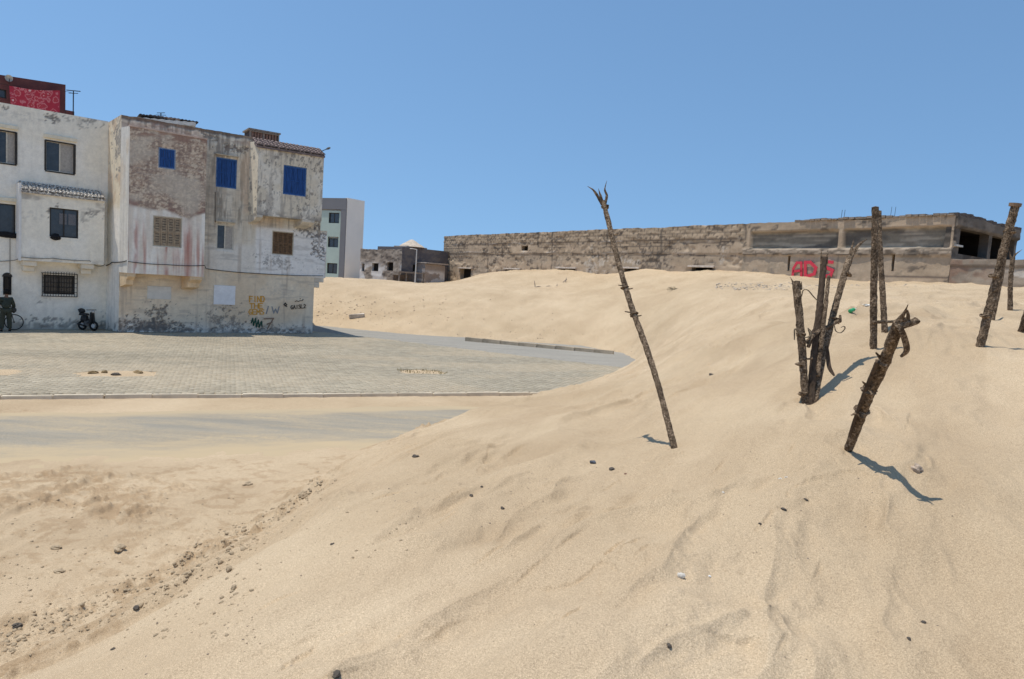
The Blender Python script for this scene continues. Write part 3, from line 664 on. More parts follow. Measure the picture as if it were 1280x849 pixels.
# box B (right upper)
bO = MF.pt(u_box, 0)[:2] + np.array([0, 0]) - sback * .75
boxF = Frame(bO, bO + MF.e[:2]); boff = .75
b_l, zbt = boxF.uz(323.5, 183); b_r, zbt2 = boxF.uz(405, 196); _, zbb = boxF.uz(323.5, 270); _, zbb2 = boxF.uz(403, 276)
bO = bO + MF.e[:2] * b_l; boxF = Frame(bO, bO + MF.e[:2]); Lx = b_r - b_l; zlo = (zbb + zbb2) / 2
def col_box(U, Z):
    c = np.tile(np.array([.73, .635, .49]), U.shape + (1,)); c = mix(c, (.82, .75, .63), ss(.4, .65, fbm(U * 1.2, Z * 1.2, 4, 41)) * .8)
    c = mix(c, (.24, .21, .18), ss(.57, .64, fbm(U * 10, Z * 6, 4, 42, .7)) * .8 * ss(.2, .6, fbm(U * .8, Z * .8, 2, 43)))
    c = mix(c, (.26, .23, .20), np.exp(-((Z - zlo) / .2) ** 2) * ss(.35, .55, fbm(U * 3, Z * 3, 3, 44)) * .8)
    c = mix(c, (.34, .30, .26), ss(.5, .66, streaks(U, Z, 45, 8, 1.)) * .55)
    return c
rC = boxF.rect(354, 208, 383, 244.5)
skin('upper_box', boxF, 0, Lx, zlo, zbt, .035, col_box, WALL, house, holes=[(rC[0], rC[1], rC[2], rC[3], .12)], disp=peel, topf=lambda U: (zbt2 - zbt) * U / Lx, skirt=.73, sdir=sback)
BXS = Frame(bO + sback * .75, bO)
skin('box_side', BXS, 0, BXS.L, zlo, zbt + .25, .05, lambda U, Z: mix(np.tile(np.array([.80, .70, .54]), U.shape + (1,)), (.3, .27, .23), ss(.58, .66, fbm(U * 5, Z * 5, 4, 47)) * .8), WALL, house, off=.012, skirt=.01)
cb = MB(); pr = [(0, .0), (0, -.10), (-.22, -.26), (-.74, -.40), (-.74, 0)]; n = len(pr)
for (ua, ub) in ((.0, .28), (Lx - .95, Lx - .35)):
    vs = [boxF.pt(uu, zlo + z) + np.array([*(sback * (-o)), 0]) for uu in (ua, ub) for (o, z) in pr]
    cb = MB(); cb.add(vs, [tuple(range(n)), tuple(reversed(range(n, 2 * n)))] + [(i, i + n, (i + 1) % n + n, (i + 1) % n) for i in range(n)])
    cb.build('box_bracket', BRM, house)

def tile_roof(name, fr, u0, u1, zf, zb, o_f, o_b, parent, mat, pitch=.2, rows=5, slope=0.0):
    """barrel tiles running down from the wall (o_b,zb) to the eave (o_f,zf), every tile real, joined into one part"""
    M_ = MB(); nn = int((u1 - u0) / pitch); dirv = (o_f - o_b, zf - zb); L = math.hypot(*dirv)
    for k in range(nn):
        uc = u0 + (k + .5) * (u1 - u0) / nn
        for r in range(rows):
            a0 = r / rows - .02; a1 = (r + 1) / rows + .04; j = random.uniform(-.012, .012)
            pts = []
            for a, rad, lift in ((a0, pitch * .44, .02), (a1, pitch * .52, .055)):
                o = o_b + dirv[0] * a; z = zb + dirv[1] * a + lift + slope * uc
                for h in range(6):
                    an = pi * h / 5; pts.append(fr.pt(uc + j - rad * cos(an), z + rad * sin(an), o))
            M_.add(pts, [(h, h + 6, h + 7, h + 1) for h in range(5)] + [tuple(range(6, 12))])
    # bed under the tiles
    M_.hexa([fr.pt(u, z + slope * u - dz, o) for dz in (.10, 0) for (u, z, o) in ((u0, zf, o_f), (u1, zf, o_f), (u1, zb, o_b), (u0, zb, o_b))])
    o = M_.build(name, mat, parent); tag(o, kind='stuff'); return o
mt, nt, b = nodes_mat('roof_tile_old'); n1 = nz(nt, 14, 3, .7); r = ramp(nt, n1.outputs[0], [(.36, (.12, .105, .09)), (.48, (.34, .30, .26)), (.58, (.72, .68, .60))]); nt.links.new(r.outputs[0], b.inputs[0]); b.inputs['Roughness'].default_value = .9
TILE1 = mt
TILE2 = simple('roof_tile_brown', (.20, .155, .14), .9, 0, 8, .45, .3, .01)
tile_roof('roof_tile', boxF, -.12, Lx + .02, zbt + .03, zbt + .42, .10, -.75, house, TILE2, .17, 4, (zbt2 - zbt) / Lx)
# body behind the walls: flat roof slab with closed sides
bd = MB(); ftp = [Cx + MF.e[:2] * .05 - MF.n[:2] * .35, Cx + MF.e[:2] * (u_r - .05) - MF.n[:2] * .35, Cx + MF.e[:2] * (u_r - .05) - MF.n[:2] * 9, W1 - MF.n[:2] * 8 + MF.e[:2] * .4, W1 + MF.e[:2] * .35 + sback * .2]
n = 5; bd.add([(x, y, z) for z in (0, 8.85) for (x, y) in ftp], [tuple(range(n, 2 * n)), tuple(reversed(range(n)))] + [(i, (i + 1) % n, n + (i + 1) % n, n + i) for i in range(n)])
bd.build('body', simple('body_plaster', (.5, .45, .38), .9), house)
bd = MB(); bd.box(MF, 0.1, u_R3 - .08, z_cab - .08, zt1 - .15, -8.5, -.38); bd.build('upper_body', MATS['body_plaster'], house)

def shutter_window(fr, r, off, parent, mat, matf, leaves=2, louvre=False, dep=.05, sill=None, slats=10):
    u0, u1, z0, z1 = r; w = (u1 - u0); fw = .045
    f = MB()
    for (a, b_, c, d) in ((u0, u1, z1 - fw, z1), (u0, u1, z0, z0 + fw), (u0, u0 + fw, z0 + fw, z1 - fw), (u1 - fw, u1, z0 + fw, z1 - fw)): f.box(fr, a, b_, c, d, off - dep - .05, off - dep + .015)
    win = f.build('window', matf, parent)
    for k in range(leaves):
        a = u0 + fw + (w - 2 * fw) * k / leaves + .006; b_ = u0 + fw + (w - 2 * fw) * (k + 1) / leaves - .006
        L_ = MB(); st = .05; oo = off - dep
        for (p, q_, s_, t_) in ((a, a + st, z0 + fw, z1 - fw), (b_ - st, b_, z0 + fw, z1 - fw), (a + st, b_ - st, z0 + fw, z0 + fw + .06), (a + st, b_ - st, z1 - fw - .06, z1 - fw), (a + st, b_ - st, (z0 + z1) / 2 - .03, (z0 + z1) / 2 + .03)):
            L_.box(fr, p, q_, s_, t_, oo - .03, oo + .012)
        if louvre:
            ns = slats; zz0 = z0 + fw + .06; hh = (z1 - z0 - 2 * fw - .12) / ns
            for i in range(ns):
                zc = zz0 + i * hh
                L_.hexa([fr.pt(u, z, o) for (z, o1, o2) in ((zc, -.01, .004), (zc + hh * .8, -.030, -.016)) for (u, o) in ((a + st, oo + o1), (b_ - st, oo + o1), (b_ - st, oo + o2), (a + st, oo + o2))])
        else:
            ns = max(2, int((b_ - a - 2 * st) / .11))
            for i in range(ns):
                L_.box(fr, a + st + (b_ - a - 2 * st) * i / ns + .009, a + st + (b_ - a - 2 * st) * (i + 1) / ns - .009, z0 + fw + .06, z1 - fw - .06, oo - .025, oo - .006)
        L_.build('shutter_leaf', mat, win)
    if sill:
        s = MB(); s.box(fr, u0 - .06, u1 + .06, z0 - .07, z0 - .005, off - .1, off + .07); s.build('sill', sill, win)
    return win
BLUE = simple('blue_paint', (.030, .085, .25), .7, 0, 9, .45, .4, .006, stretch=((3, 3, .4), 0)); BLUEF = simple('blue_frame', (.09, .18, .36), .7, 0, 20, .6)
TAN = simple('bare_shutter_wood', (.36, .27, .18), .8, 0, 9, .4, .4, .01); TANF = simple('pale_frame', (.52, .46, .36), .8, 0, 9, .25)
BRN = simple('brown_shutter_wood', (.17, .105, .06), .7, 0, 9, .5, .4, .01)
w = shutter_window(bayF, rA, 0.03, house, BLUE, simple('chipped_blue_frame', (.20, .27, .38), .7, 0, 25, .7))
w = shutter_window(MF, wins['blue2'], 0.012, house, BLUE, BLUEF)
w = shutter_window(boxF, rC, 0, house, BLUE, BLUEF, leaves=4)
shutter_window(bayF, rB, 0.01, house, TAN, TANF, leaves=4, louvre=True)
shutter_window(MF, wins['right'], 0.012, house, BRN, TANF, leaves=4, louvre=True)
GLASS = simple('dusty_glass', (.045, .05, .055), .15, 0, 4, .4, .05, .002, spec=.6)
CURT = simple('curtain_cloth', (.42, .38, .33), .9, 0, 12, .25)
def glass_window(fr, r, off, parent, fm, halves=2, curtain=None, dep=.10, fw=.05, gm=None):
    u0, u1, z0, z1 = r; f = MB()
    for (a, b_, c, d) in ((u0, u1, z1 - fw, z1), (u0, u1, z0, z0 + fw), (u0, u0 + fw, z0 + fw, z1 - fw), (u1 - fw, u1, z0 + fw, z1 - fw)): f.box(fr, a, b_, c, d, off - dep - .03, off - dep + .03)
    for k in range(1, halves): um_ = u0 + (u1 - u0) * k / halves; f.box(fr, um_ - fw / 2, um_ + fw / 2, z0 + fw, z1 - fw, off - dep - .03, off - dep + .025)
    win = f.build('window', fm, parent)
    for k in range(halves):
        g_ = MB(); a = u0 + (u1 - u0) * k / halves + fw / 2; b_ = u0 + (u1 - u0) * (k + 1) / halves - fw / 2
        g_.box(fr, a, b_, z0 + fw * .7, z1 - fw * .7, off - dep - .012, off - dep - .004 + (.006 if curtain == k else 0))
        g_.build('pane', CURT if curtain == k else (gm or GLASS), win)
    return win
PALEF = simple('cream_frame', (.62, .57, .47), .7, 0, 8, .2)
glass_window(MF, wins['mid'], 0.012, house, PALEF, 2, 1, .07)
# lintel drips over windows
for fr, r_, off in ((MF, wins['blue2'], 0), (MF, wins['mid'], 0)):
    lt = MB(); lt.box(fr, r_[0] - .05, r_[1] + .05, r_[3] + .10, r_[3] + .15, off - .02, off + .14); lt.build('drip_ledge', simple('ledge_plaster', (.52, .44, .33), .9, 0, 5, .3), house)

# walled-up openings
for k, (x0, y0, x1, y1, cl) in enumerate([(184, 358, 214, 374, (.56, .55, .51)), (267, 357, 294, 381, (.66, .67, .68))]):
    r_ = MF.rect(x0, y0, x1, y1); bk = MB(); bk.box(MF, r_[0], r_[1], r_[2], r_[3], -.02, .035 if k else .02)
    bk.build('blocked_window', simple('infill_%s' % ('grey', 'white')[k], tuple(v * 1.15 for v in cl), .9, 0, 4, .12, .3, .01), house, bevel=.012)
# cable sagging along the wall
def wall_cable(name, fr, pts, off, rad, parent, mat):
    P = []
    uz = [fr.uz(x, y, o) + (o,) for (x, y, o) in pts]
    for i in range(len(uz) - 1):
        for k in range(6):
            t = k / 6; u = uz[i][0] * (1 - t) + uz[i + 1][0] * t; z = uz[i][1] * (1 - t) + uz[i + 1][1] * t - .03 * 4 * t * (1 - t); o = uz[i][2] * (1 - t) + uz[i + 1][2] * t
            P.append(fr.pt(u, z, o))
    P.append(fr.pt(*uz[-1])); m_ = MB(); m_.tube(P, rad, 5); return m_.build(name, mat, parent)
CAB = simple('black_cable', (.03, .027, .025), .6, 0, 6, .2)
wall_cable('cable', MF, [(160, 327, bay_off + .03), (209, 331, bay_off + .03), (256, 332, bay_off + .03), (258, 336, .04), (320, 342, .05), (404, 345, .05)], 0, .015, house, CAB)
wall_cable('cable', SF, [(132, 332, .03), (140, 328, .03), (158, 326, .03)], 0, .02, house, CAB)
wall_cable('down_pipe', MF, [(269, 240, .03), (269, 278, .03)], 0, .012, house, CAB)
# graffiti: hand-painted strokes lying on the plaster
def strokes(name, fr, polys, width, mat, parent, off=.02, th=.004):
    M_ = MB()
    for pl in polys:
        uz = [np.array(fr.uz(x, y, off)) for (x, y) in pl]
        for i in range(len(uz) - 1):
            a, b_ = uz[i], uz[i + 1]; d = b_ - a; L = np.linalg.norm(d)
            if L < 1e-4: continue
            d /= L; nrm = np.array([-d[1], d[0]]) * width / 2; a = a - d * width * .35; b_ = b_ + d * width * .35; e_ = .0006 * (i % 3)
            q_ = [a - nrm, b_ - nrm, b_ + nrm, a + nrm]
            M_.hexa([fr.pt(p[0], p[1], off + o) for o in (-.02, th + e_) for p in q_])
    return M_.build(name, mat, parent)
ORG = simple('orange_spray', (.62, .33, .07), .8, 0, 30, .3, 0); GRN = simple('dark_green_spray', (.03, .08, .055), .8, 0, 30, .3, 0); GRY = simple('faded_grey_spray', (.26, .27, .28), .85, 0, 30, .3, 0)
BRP = simple('brown_spray', (.25, .17, .12), .8, 0, 30, .3, 0); DRK = simple('black_spray', (.06, .055, .05), .8, 0, 30, .3, 0)
def L_(x, y, w, h, pts): return [[(x + a * w, y + b_ * h) for (a, b_) in pl] for pl in pts]
GL = {'F': [[(0, 0), (0, 1)], [(0, 0), (1, 0)], [(0, .45), (.8, .45)]], 'I': [[(.5, 0), (.5, 1)]], 'N': [[(0, 1), (0, 0), (1, 1), (1, 0)]],
      'D': [[(0, 0), (0, 1), (.7, .95), (1, .5), (.7, .05), (0, 0)]], 'T': [[(0, 0), (1, 0)], [(.5, 0), (.5, 1)]], 'H': [[(0, 0), (0, 1)], [(1, 0), (1, 1)], [(0, .5), (1, .5)]],
      'E': [[(1, 0), (0, 0), (0, 1), (1, 1)], [(0, .5), (.8, .5)]], 'G': [[(1, .1), (.4, 0), (0, .5), (.4, 1), (1, .9), (1, .55), (.6, .55)]],
      'M': [[(0, 1), (0, 0), (.5, .6), (1, 0), (1, 1)]], 'S': [[(1, .1), (.3, 0), (.1, .3), (.9, .6), (.8, .95), (0, .95)]], 'W': [[(0, 0), (.25, 1), (.5, .35), (.75, 1), (1, 0)]],
      'V': [[(0, 0), (.5, 1), (1, 0)]], 'A': [[(0, 1), (.5, 0), (1, 1)], [(.25, .6), (.75, .6)]], 'L': [[(0, 0), (0, 1), (1, 1)]], '2': [[(0, .2), (.5, 0), (.9, .3), (0, 1), (1, 1)]], '7': [[(0, .05), (1, 0), (.35, 1)]],
      'Q': [[(.5, 0), (0, .5), (.5, .9), (1, .5), (.5, 0)], [(.6, .7), (1, 1.1)]]}
def word(txt, x, y, cw, h, gap=1.3, dy=0):
    out = []
    for i, ch_ in enumerate(txt): out += L_(x + i * cw * gap, y + dy * i, cw, h, GL[ch_])
    return out
g = strokes('graffiti', MF, word('FIND', 312, 370.5, 3.8, 7), .045, ORG, house); tag(g, 'orange sprayed word FIND')
g = strokes('graffiti', MF, word('THE', 312.5, 379.5, 4.4, 6), .045, ORG, house); tag(g, 'orange sprayed word THE')
g = strokes('graffiti', MF, word('GEMS', 311, 387, 3.9, 6), .042, ORG, house); tag(g, 'orange sprayed word GEMS')
g = strokes('graffiti', MF, [[(333, 392), (335.5, 383)]] + L_(340, 383.5, 9, 8, GL['W']), .05, GRY, house); tag(g, 'faded grey sprayed W')
g = strokes('graffiti', MF, [[(314, 404), (316, 398), (317, 407), (319.5, 398), (320.5, 409), (323, 400), (324, 409), (327, 402), (327.5, 408)]], .055, GRN, house); tag(g, 'dark green zigzag scribble')
g = strokes('graffiti', MF, L_(330, 398, 12, 13, GL['7']) + [[(334, 405), (340, 403)]], .05, BRP, house); tag(g, 'brown sprayed 7')
g = strokes('graffiti', MF, L_(355, 379, 3.5, 4, GL['Q']), .05, DRK, house)
g = strokes('graffiti', MF, word('GAISL2', 363.5, 382, 2.6, 4.5, 1.25, -.3) + [[(369, 377), (371, 376), (373, 377), (375, 376), (378, 376), (379, 374)], [(375, 373.6), (375.6, 373.4)]], .03, DRK, house); tag(g, 'small black scrawled lettering', kind='stuff')

# rooftop clutter of the weathered house
def roof_pt(px, py, off): u, z = MF.uz(px, py, off); return u, z, off
lo = MB(); WOODD = simple('grey_old_wood', (.24, .20, .17), .85, 0, 10, .4, .5, .01)
u0_, z0_ = MF.uz(312, 180, -1.2); u1_, z1_ = MF.uz(349, 163, -1.2); zl = z1_ - .22
loft = empty('pigeon_loft', tuple(MF.pt(u0_, 8.85, -1.2)), 'slatted wooden crate-like loft on the roof behind the tiled bay', 'pigeon loft')
fr_ = MB()
for (u, o) in ((u0_, -1.2), (u0_ + .62, -1.2 + .0), (u1_ - .04, -1.25), (u0_, -2.2), (u1_ - .04, -2.2)): fr_.box(MF, u, u + .07, 8.85, zl, o - .07, o)
for z in (8.9, (8.9 + zl) / 2, zl - .07): fr_.box(MF, u0_, u1_, z, z + .06, -1.19, -1.14)
fr_.box(MF, u0_ - .08, u1_ + .06, zl, zl + .07, -2.35, -1.1); fr_.build('frame', WOODD, loft)
for k in range(9):
    s_ = MB(); uu = u0_ + .08 + k * (u1_ - u0_ - .15) / 9; s_.box(MF, uu, uu + .10, 8.87, zl - .02, -1.235, -1.205); s_.build('slat', simple('loft_slat', (.22, .13, .10), .9, 0, 10, .4), loft)
bk = MB(); bk.box(MF, u0_ + .02, u1_ - .02, 8.87, zl - .02, -2.25, -1.3); bk.build('loft_body', simple('loft_dark', (.07, .055, .05), .9), loft)
def sheetpile():
    root = empty('roof_sheeting', tuple(MF.pt(1.2, 9.3, -1.5)), 'pale and dark corrugated sheets lying on the roof edge above the stained bay', 'roof sheets')
    for k, (xa, ya, xb, yb, hh, mt_) in enumerate([(168, 146.5, 245, 153.5, .16, simple('white_sheet', (.66, .62, .56), .8, 0, 5, .2)), (174, 142.5, 205, 147.5, .06, simple('dark_sheet', (.05, .045, .045), .8)), (186, 143.5, 225, 149, .07, simple('rust_sheet', (.22, .16, .13), .8, 0, 8, .5)), (212, 147, 248, 152.5, .05, MATS['dark_sheet'])]):
        a = MF.uz(xa, ya, -1.0 - .1 * k); b_ = MF.uz(xb, yb, -1.0 - .1 * k); M_ = MB(); n = 16
        for i in range(n):
            t0, t1 = i / n, (i + 1) / n; w0 = .03 * (i % 2); w1 = .03 * ((i + 1) % 2); z0 = a[1] * (1 - t0) + b_[1] * t0 + w0; z1 = a[1] * (1 - t1) + b_[1] * t1 + w1
            ua, ub = a[0] + (b_[0] - a[0]) * t0, a[0] + (b_[0] - a[0]) * t1; oo = -1.0 - .1 * k
            M_.hexa([MF.pt(*p) for p in ((ua, z0 - hh, oo - 1.2), (ub, z1 - hh, oo - 1.2), (ub, z1 - hh, oo), (ua, z0 - hh, oo), (ua, z0, oo - 1.2), (ub, z1, oo - 1.2), (ub, z1, oo), (ua, z0, oo))])
        M_.build('sheet', mt_, root)
    s = MB(); s.box(MF, 1.0, 3.6, 8.85, 9.3, -2.2, -1.2); s.build('support_wall', MATS['body_plaster'], root)
sheetpile()
def antenna(px, ytop, ybot, fr, off, label, arms, name='tv_antenna'):
    u, zb = fr.uz(px, ybot, off); _, zt = fr.uz(px, ytop, off); zb -= .3
    root = empty(name, tuple(fr.pt(u, zb, off)), label, 'antenna')
    M_ = MB(); M_.tube([fr.pt(u, zb, off), fr.pt(u, zt, off)], .022, 6); M_.build('mast', CAB, root)
    M_ = MB(); 
    for (dz, w_, r_) in arms: M_.tube([fr.pt(u - w_, zt - dz, off - .1), fr.pt(u + w_, zt - dz + .03, off + .1)], r_, 5)
    M_.build('arm', CAB, root); return root
antenna(201, 141, 150, MF, -1.6, 'small tv antenna among the sheets on the stained house roof', [(.02, .15, .015), (.12, .2, .012)])
# lamp arm at the roof corner
p0 = boxF.pt(Lx - .15, boxF.uz(400, 189)[1], .0); p1 = boxF.pt(*boxF.uz(413, 184.5, .2), .2)
la = MB(); la.tube([p0, (p0 * .4 + p1 * .6)], .02, 6); la.build('lamp_arm', CAB, house)
la = MB(); d_ = (p1 - p0); la.tube([p0 + d_ * .55, p0 + d_ * .8, p1], [.035, .06, .03], 8); la.build('lamp_head', simple('grey_metal', (.12, .12, .12), .5, .3), house)

# ================================================================== WHITE HOUSE
WF = Frame(W0, W1); LW = WF.L
white = empty('white_house', (W1[0], W1[1], 0), 'white-plastered house with a tile-capped jutting bay and barred ground-floor windows', 'house')
_, zw0 = WF.uz(0, 128); _, zw1 = WF.uz(125, 150)
def col_white(U, Z):
    c = np.tile(np.array([.92, .85, .71]), U.shape + (1,)); c = mix(c, (.93, .875, .76), ss(.4, .65, fbm(U * .7, Z * .7, 4, 201)))
    c = mix(c, (.78, .69, .54), ss(3.0, 2.2, Z) * ss(.5, .7, fbm(U * .5, Z * .8, 3, 202)) * .4)
    c = mix(c, (.62, .58, .50), ss(.52, .75, streaks(U, Z, 203, 7, .35)) * .25)
    def sp(px, py, ru, rz, seed, a=.8, cl=(.17, .155, .14), th=.55, sc=5):
        nonlocal c
        u, z = WF.uz(px, py); c = mix(c, cl, stain(U, Z, u, z, ru, rz, seed, .08, th, sc) * a)
    sp(70, 145, .45, .22, 210, .9); sp(98, 152, .7, .2, 211, .6, (.33, .31, .27)); sp(2, 133, .2, .15, 212, .8); sp(20, 143, .8, .2, 213, .3, (.4, .38, .34)); sp(118, 152, .35, .2, 214, .7)
    sp(37, 401, .6, .10, 215, .8, th=.58); sp(80, 399, 1.2, .14, 216, .7, th=.60); sp(98, 403, .8, .12, 217, .5, th=.60); sp(48, 378, .07, .05, 218, .9, th=.45); sp(90, 406, 1.5, .15, 219, .6, th=.5)
    sp(55, 372, .7, .2, 220, .3, (.55, .50, .43), th=.6); sp(128, 406, .4, .4, 221, .6)
    c = mix(c, (.22, .20, .17), ss(.30, .10, Z + .5 * (fbm(U * 4, Z * 4, 4, 222) - .5)) * .6)
    c = mix(c, (.36, .33, .29), ss(.25, 0, zw1 - Z + .1) * ss(.5, .66, fbm(U * 1.6, Z * 4, 4, 223)) * .7)
    return c
wh = {}; whl = []
def whole(key, x0, y0, x1, y1, dep=.16, off=0):
    r_ = WF.rect(x0, y0, x1, y1, off); wh[key] = r_; whl.append((r_[0], r_[1], r_[2], r_[3], dep))
whole('a', -3, 164, 20.5, 205); whole('b', 56.5, 178, 93.5, 216); whole('c', -22, 254, 19.5, 293); whole('g', 54, 344, 93, 368); whole('s', 4.5, 346, 13.5, 368)
uL = WF.uz(-90, 300)[0]
skin('wall', WF, uL, LW, 0, zw1, .06, col_white, WALL, white, relief=.03, holes=whl, disp=lambda U, Z: .015 * (fbm(U * 1.2, Z * 1.2, 4, 230) - .5), topf=lambda U: (zw0 - zw1) * (1 - U / LW), skirt=.35)
bd = MB(); bd.box(WF, uL + .1, LW - .5, .0, 8.4, -9, -.36); bd.build('body', simple('white_body', (.6, .58, .54), .9), white)
DKF = simple('dark_frame', (.05, .045, .04), .6, 0, 8, .3)
ALU = simple('beige_aluminium', (.62, .56, .46), .5, .2, 8, .2, .1)
BEIGE_ = simple('beige_blind', (.44, .39, .33), .8, 0, 10, .15)
DKF = simple('dark_frame', (.05, .045, .04), .6, 0, 8, .3)
for r_ in (wh['a'], wh['b']):
    e_ = MB(); t_ = .06
    for (a, b_, c, d) in ((r_[0] - .002, r_[1] + .002, r_[2] - .03, r_[2] + .02), (r_[1] - .05, r_[1] + .03, r_[2] + .02, r_[3]), (r_[0] - .03, r_[0] + .03, r_[2] + .02, r_[3]), (r_[0] - .002, r_[1] + .002, r_[3] - .03, r_[3] + .02)): e_.box(WF, a, b_, c, d, -.05, .025)
    tag(e_.build('outer_frame', DKF, white), kind=None)
w1 = glass_window(WF, wh['a'], 0, white, ALU, 2, 1, .09, .05); w2 = glass_window(WF, wh['b'], 0, white, ALU, 2, 1, .09, .05)
w3 = glass_window(WF, wh['c'], 0, white, DKF, 2, None, .1, .04)
for r_ in (wh['a'], wh['b'], wh['c']):
    l_ = MB(); l_.box(WF, r_[0] - .05, r_[1] + .05, r_[3] + .10, r_[3] + .25, -.02, .10); l_.build('drip_ledge', simple('cream_ledge', (.78, .70, .54), .9, 0, 6, .15), white, bevel=.01)
# jutting bay
jo = .62
ja, jz1 = WF.uz(27, 238, jo); jb, _ = WF.uz(131, 245, jo); _, jzb = WF.uz(27, 325, jo); _, jzb2 = WF.uz(120, 331, jo); jzb = (jzb + jzb2) / 2
jb = min(jb, LW - .02)
JO = WF.pt(0, 0, jo)[:2]; JF = Frame(JO, JO + WF.e[:2])
rJ = JF.rect(62, 261, 98, 297)
def col_jet(U, Z):
    c = col_white(U, Z + 4); c = mix(c, (.60, .55, .46), ss(.3, 0, np.abs(Z - rJ[3] - .35)) * .0); 
    return mix(c, (.45, .42, .37), ss(.35, .1, Z - jzb) * ss(.5, .7, fbm(U * 4, Z * 4, 3, 240)) * .5)
skin('bay', JF, ja, jb, jzb, jz1, .06, col_jet, WALL, white, holes=[(rJ[0], rJ[1], rJ[2], rJ[3], .15)], skirt=jo - .01)
sm = MB(); sm.box(JF, ja - .09, ja - .005, jzb - .02, jz1 + .30, -jo + .01, .02); sm.build('bay_side_pier', simple('bright_plaster', (.76, .74, .70), .9, 0, 5, .08), white)
tile_roof('roof_tile', JF, ja - .02, jb, jz1 + .02, jz1 + .36, .10, -jo + .02, white, TILE1, .125, 5)
wj = glass_window(JF, rJ, 0, white, DKF, 2, None, .09, .05)
lc = MB(); lc.box(JF, rJ[0] + .35, rJ[0] + .62, rJ[2] + .55, rJ[3] - .2, -.083, -.076); lc.box(JF, rJ[0] + .68, rJ[0] + .95, rJ[2] + .55, rJ[3] - .2, -.083, -.076); tag(lc.build('lace_curtain', simple('lace', (.16, .16, .17), .9, 0, 60, .8), wj), kind='stuff')
for (ua, ub) in ((ja + .05, ja + .55), (jb - .85, jb - .35)):
    l_ = MB(); l_.box(JF, ua, ub, jzb - .22, jzb - .004, -jo, -.08); l_.build('bracket', simple('cream_bracket', (.78, .71, .58), .9, 0, 5, .12), white, bevel=.03)
    l_ = MB(); l_.box(JF, ua + .05, ub - .05, jzb - .45, jzb - .224, -jo, -.28); l_.build('bracket', MATS['cream_bracket'], white, bevel=.03)
wall_cable('cable', WF, [(-30, 326, .04), (14, 326, .04), (27, 321.5, jo + .04), (66, 323, jo + .04), (112, 326, jo + .04), (122, 333, .2), (131, 331, .05)], 0, .016, white, simple('old_cable', (.25, .22, .18), .8))
wall_cable('down_pipe', WF, [(12.5, 298, .03), (12.5, 344, .03)], 0, .012, white, MATS['old_cable'])
IRON = simple('black_iron', (.035, .032, .03), .55, .3, 10, .3)
# barred window cage
def grille(fr, r_, o0, nv, nh, name, parent, rad=.011, out=.14):
    root_ = MB(); u0, u1, z0, z1 = r_
    for (a, b_) in (((u0, z0), (u1, z0)), ((u0, z1), (u1, z1)), ((u0, z0), (u0, z1)), ((u1, z0), (u1, z1))): root_.tube([fr.pt(a[0], a[1], o0 + out), fr.pt(b_[0], b_[1], o0 + out)], rad * 1.6, 6)
    for (u, z) in ((u0, z0), (u1, z0), (u0, z1), (u1, z1)): root_.tube([fr.pt(u, z, o0 - .02), fr.pt(u, z, o0 + out)], rad * 1.4, 6)
    gr = root_.build(name, IRON, parent); tag(gr, kind=None)
    for i in range(1, nv):
        t = MB(); u = u0 + (u1 - u0) * i / nv; t.tube([fr.pt(u, z0, o0 + out), fr.pt(u, z1 + (.07 if nv > 6 else 0), o0 + out)], rad, 5); t.build('bar', IRON, gr)
    for i in range(1, nh):
        t = MB(); z = z0 + (z1 - z0) * i / nh; t.tube([fr.pt(u0, z, o0 + out), fr.pt(u1, z, o0 + out)], rad, 5); t.build('bar', IRON, gr)
r_ = WF.rect(52, 342, 95.5, 370.5); grille(WF, r_, 0, 13, 5, 'window_grille', white)
glass_window(WF, wh['g'], 0, white, DKF, 2, None, .08, .07)
glass_window(WF, wh['s'], 0, white, DKF, 1, None, .08, .04); r_ = WF.rect(4.5, 346, 13.5, 368); grille(WF, r_, 0, 4, 8, 'slit_grille', white, .012, .02)
am = MB(); uc = (r_[0] + r_[1]) / 2; n = 9
for i in range(n):
    a0 = pi * i / n; a1 = pi * (i + 1) / n; ra = (r_[1] - r_[0]) / 2
    am.hexa([WF.pt(uc + rr_ * cos(a), r_[3] + rr_ * sin(a) * 1.0, o) for o in (.004, .03) for (a, rr_) in ((a0, ra + .05), (a1, ra + .05), (a1, 0.001), (a0, 0.001))])
am.build('arch_head', DKF, white)

# things on the window sills
def cloth_lump(name, fr, u, z, o, r_, seed, label, mat):
    me = rock_mesh(name, r_, seed, sub=3, rough=.5); me.materials.append(mat); ob = put(me, name, None, tuple(fr.pt(u, z, o)), math.atan2(fr.e[1], fr.e[0])); tag(ob, label, 'cloth'); return ob
BLK = simple('black_cloth', (.02, .02, .022), .9, 0, 14, .4)
u, z = JF.uz(69, 296, .04); cloth_lump('dark_cloth', JF, u, z, .03, (.17, .1, .13), 5, 'small black rag bundled on the sill of the tile-capped bay window', BLK)
u, z = WF.uz(9, 294, .05); cloth_lump('dark_cloth', WF, u, z, .04, (.45, .08, .13), 8, 'long dark cloth drooping from the leftmost middle window of the white house', BLK)

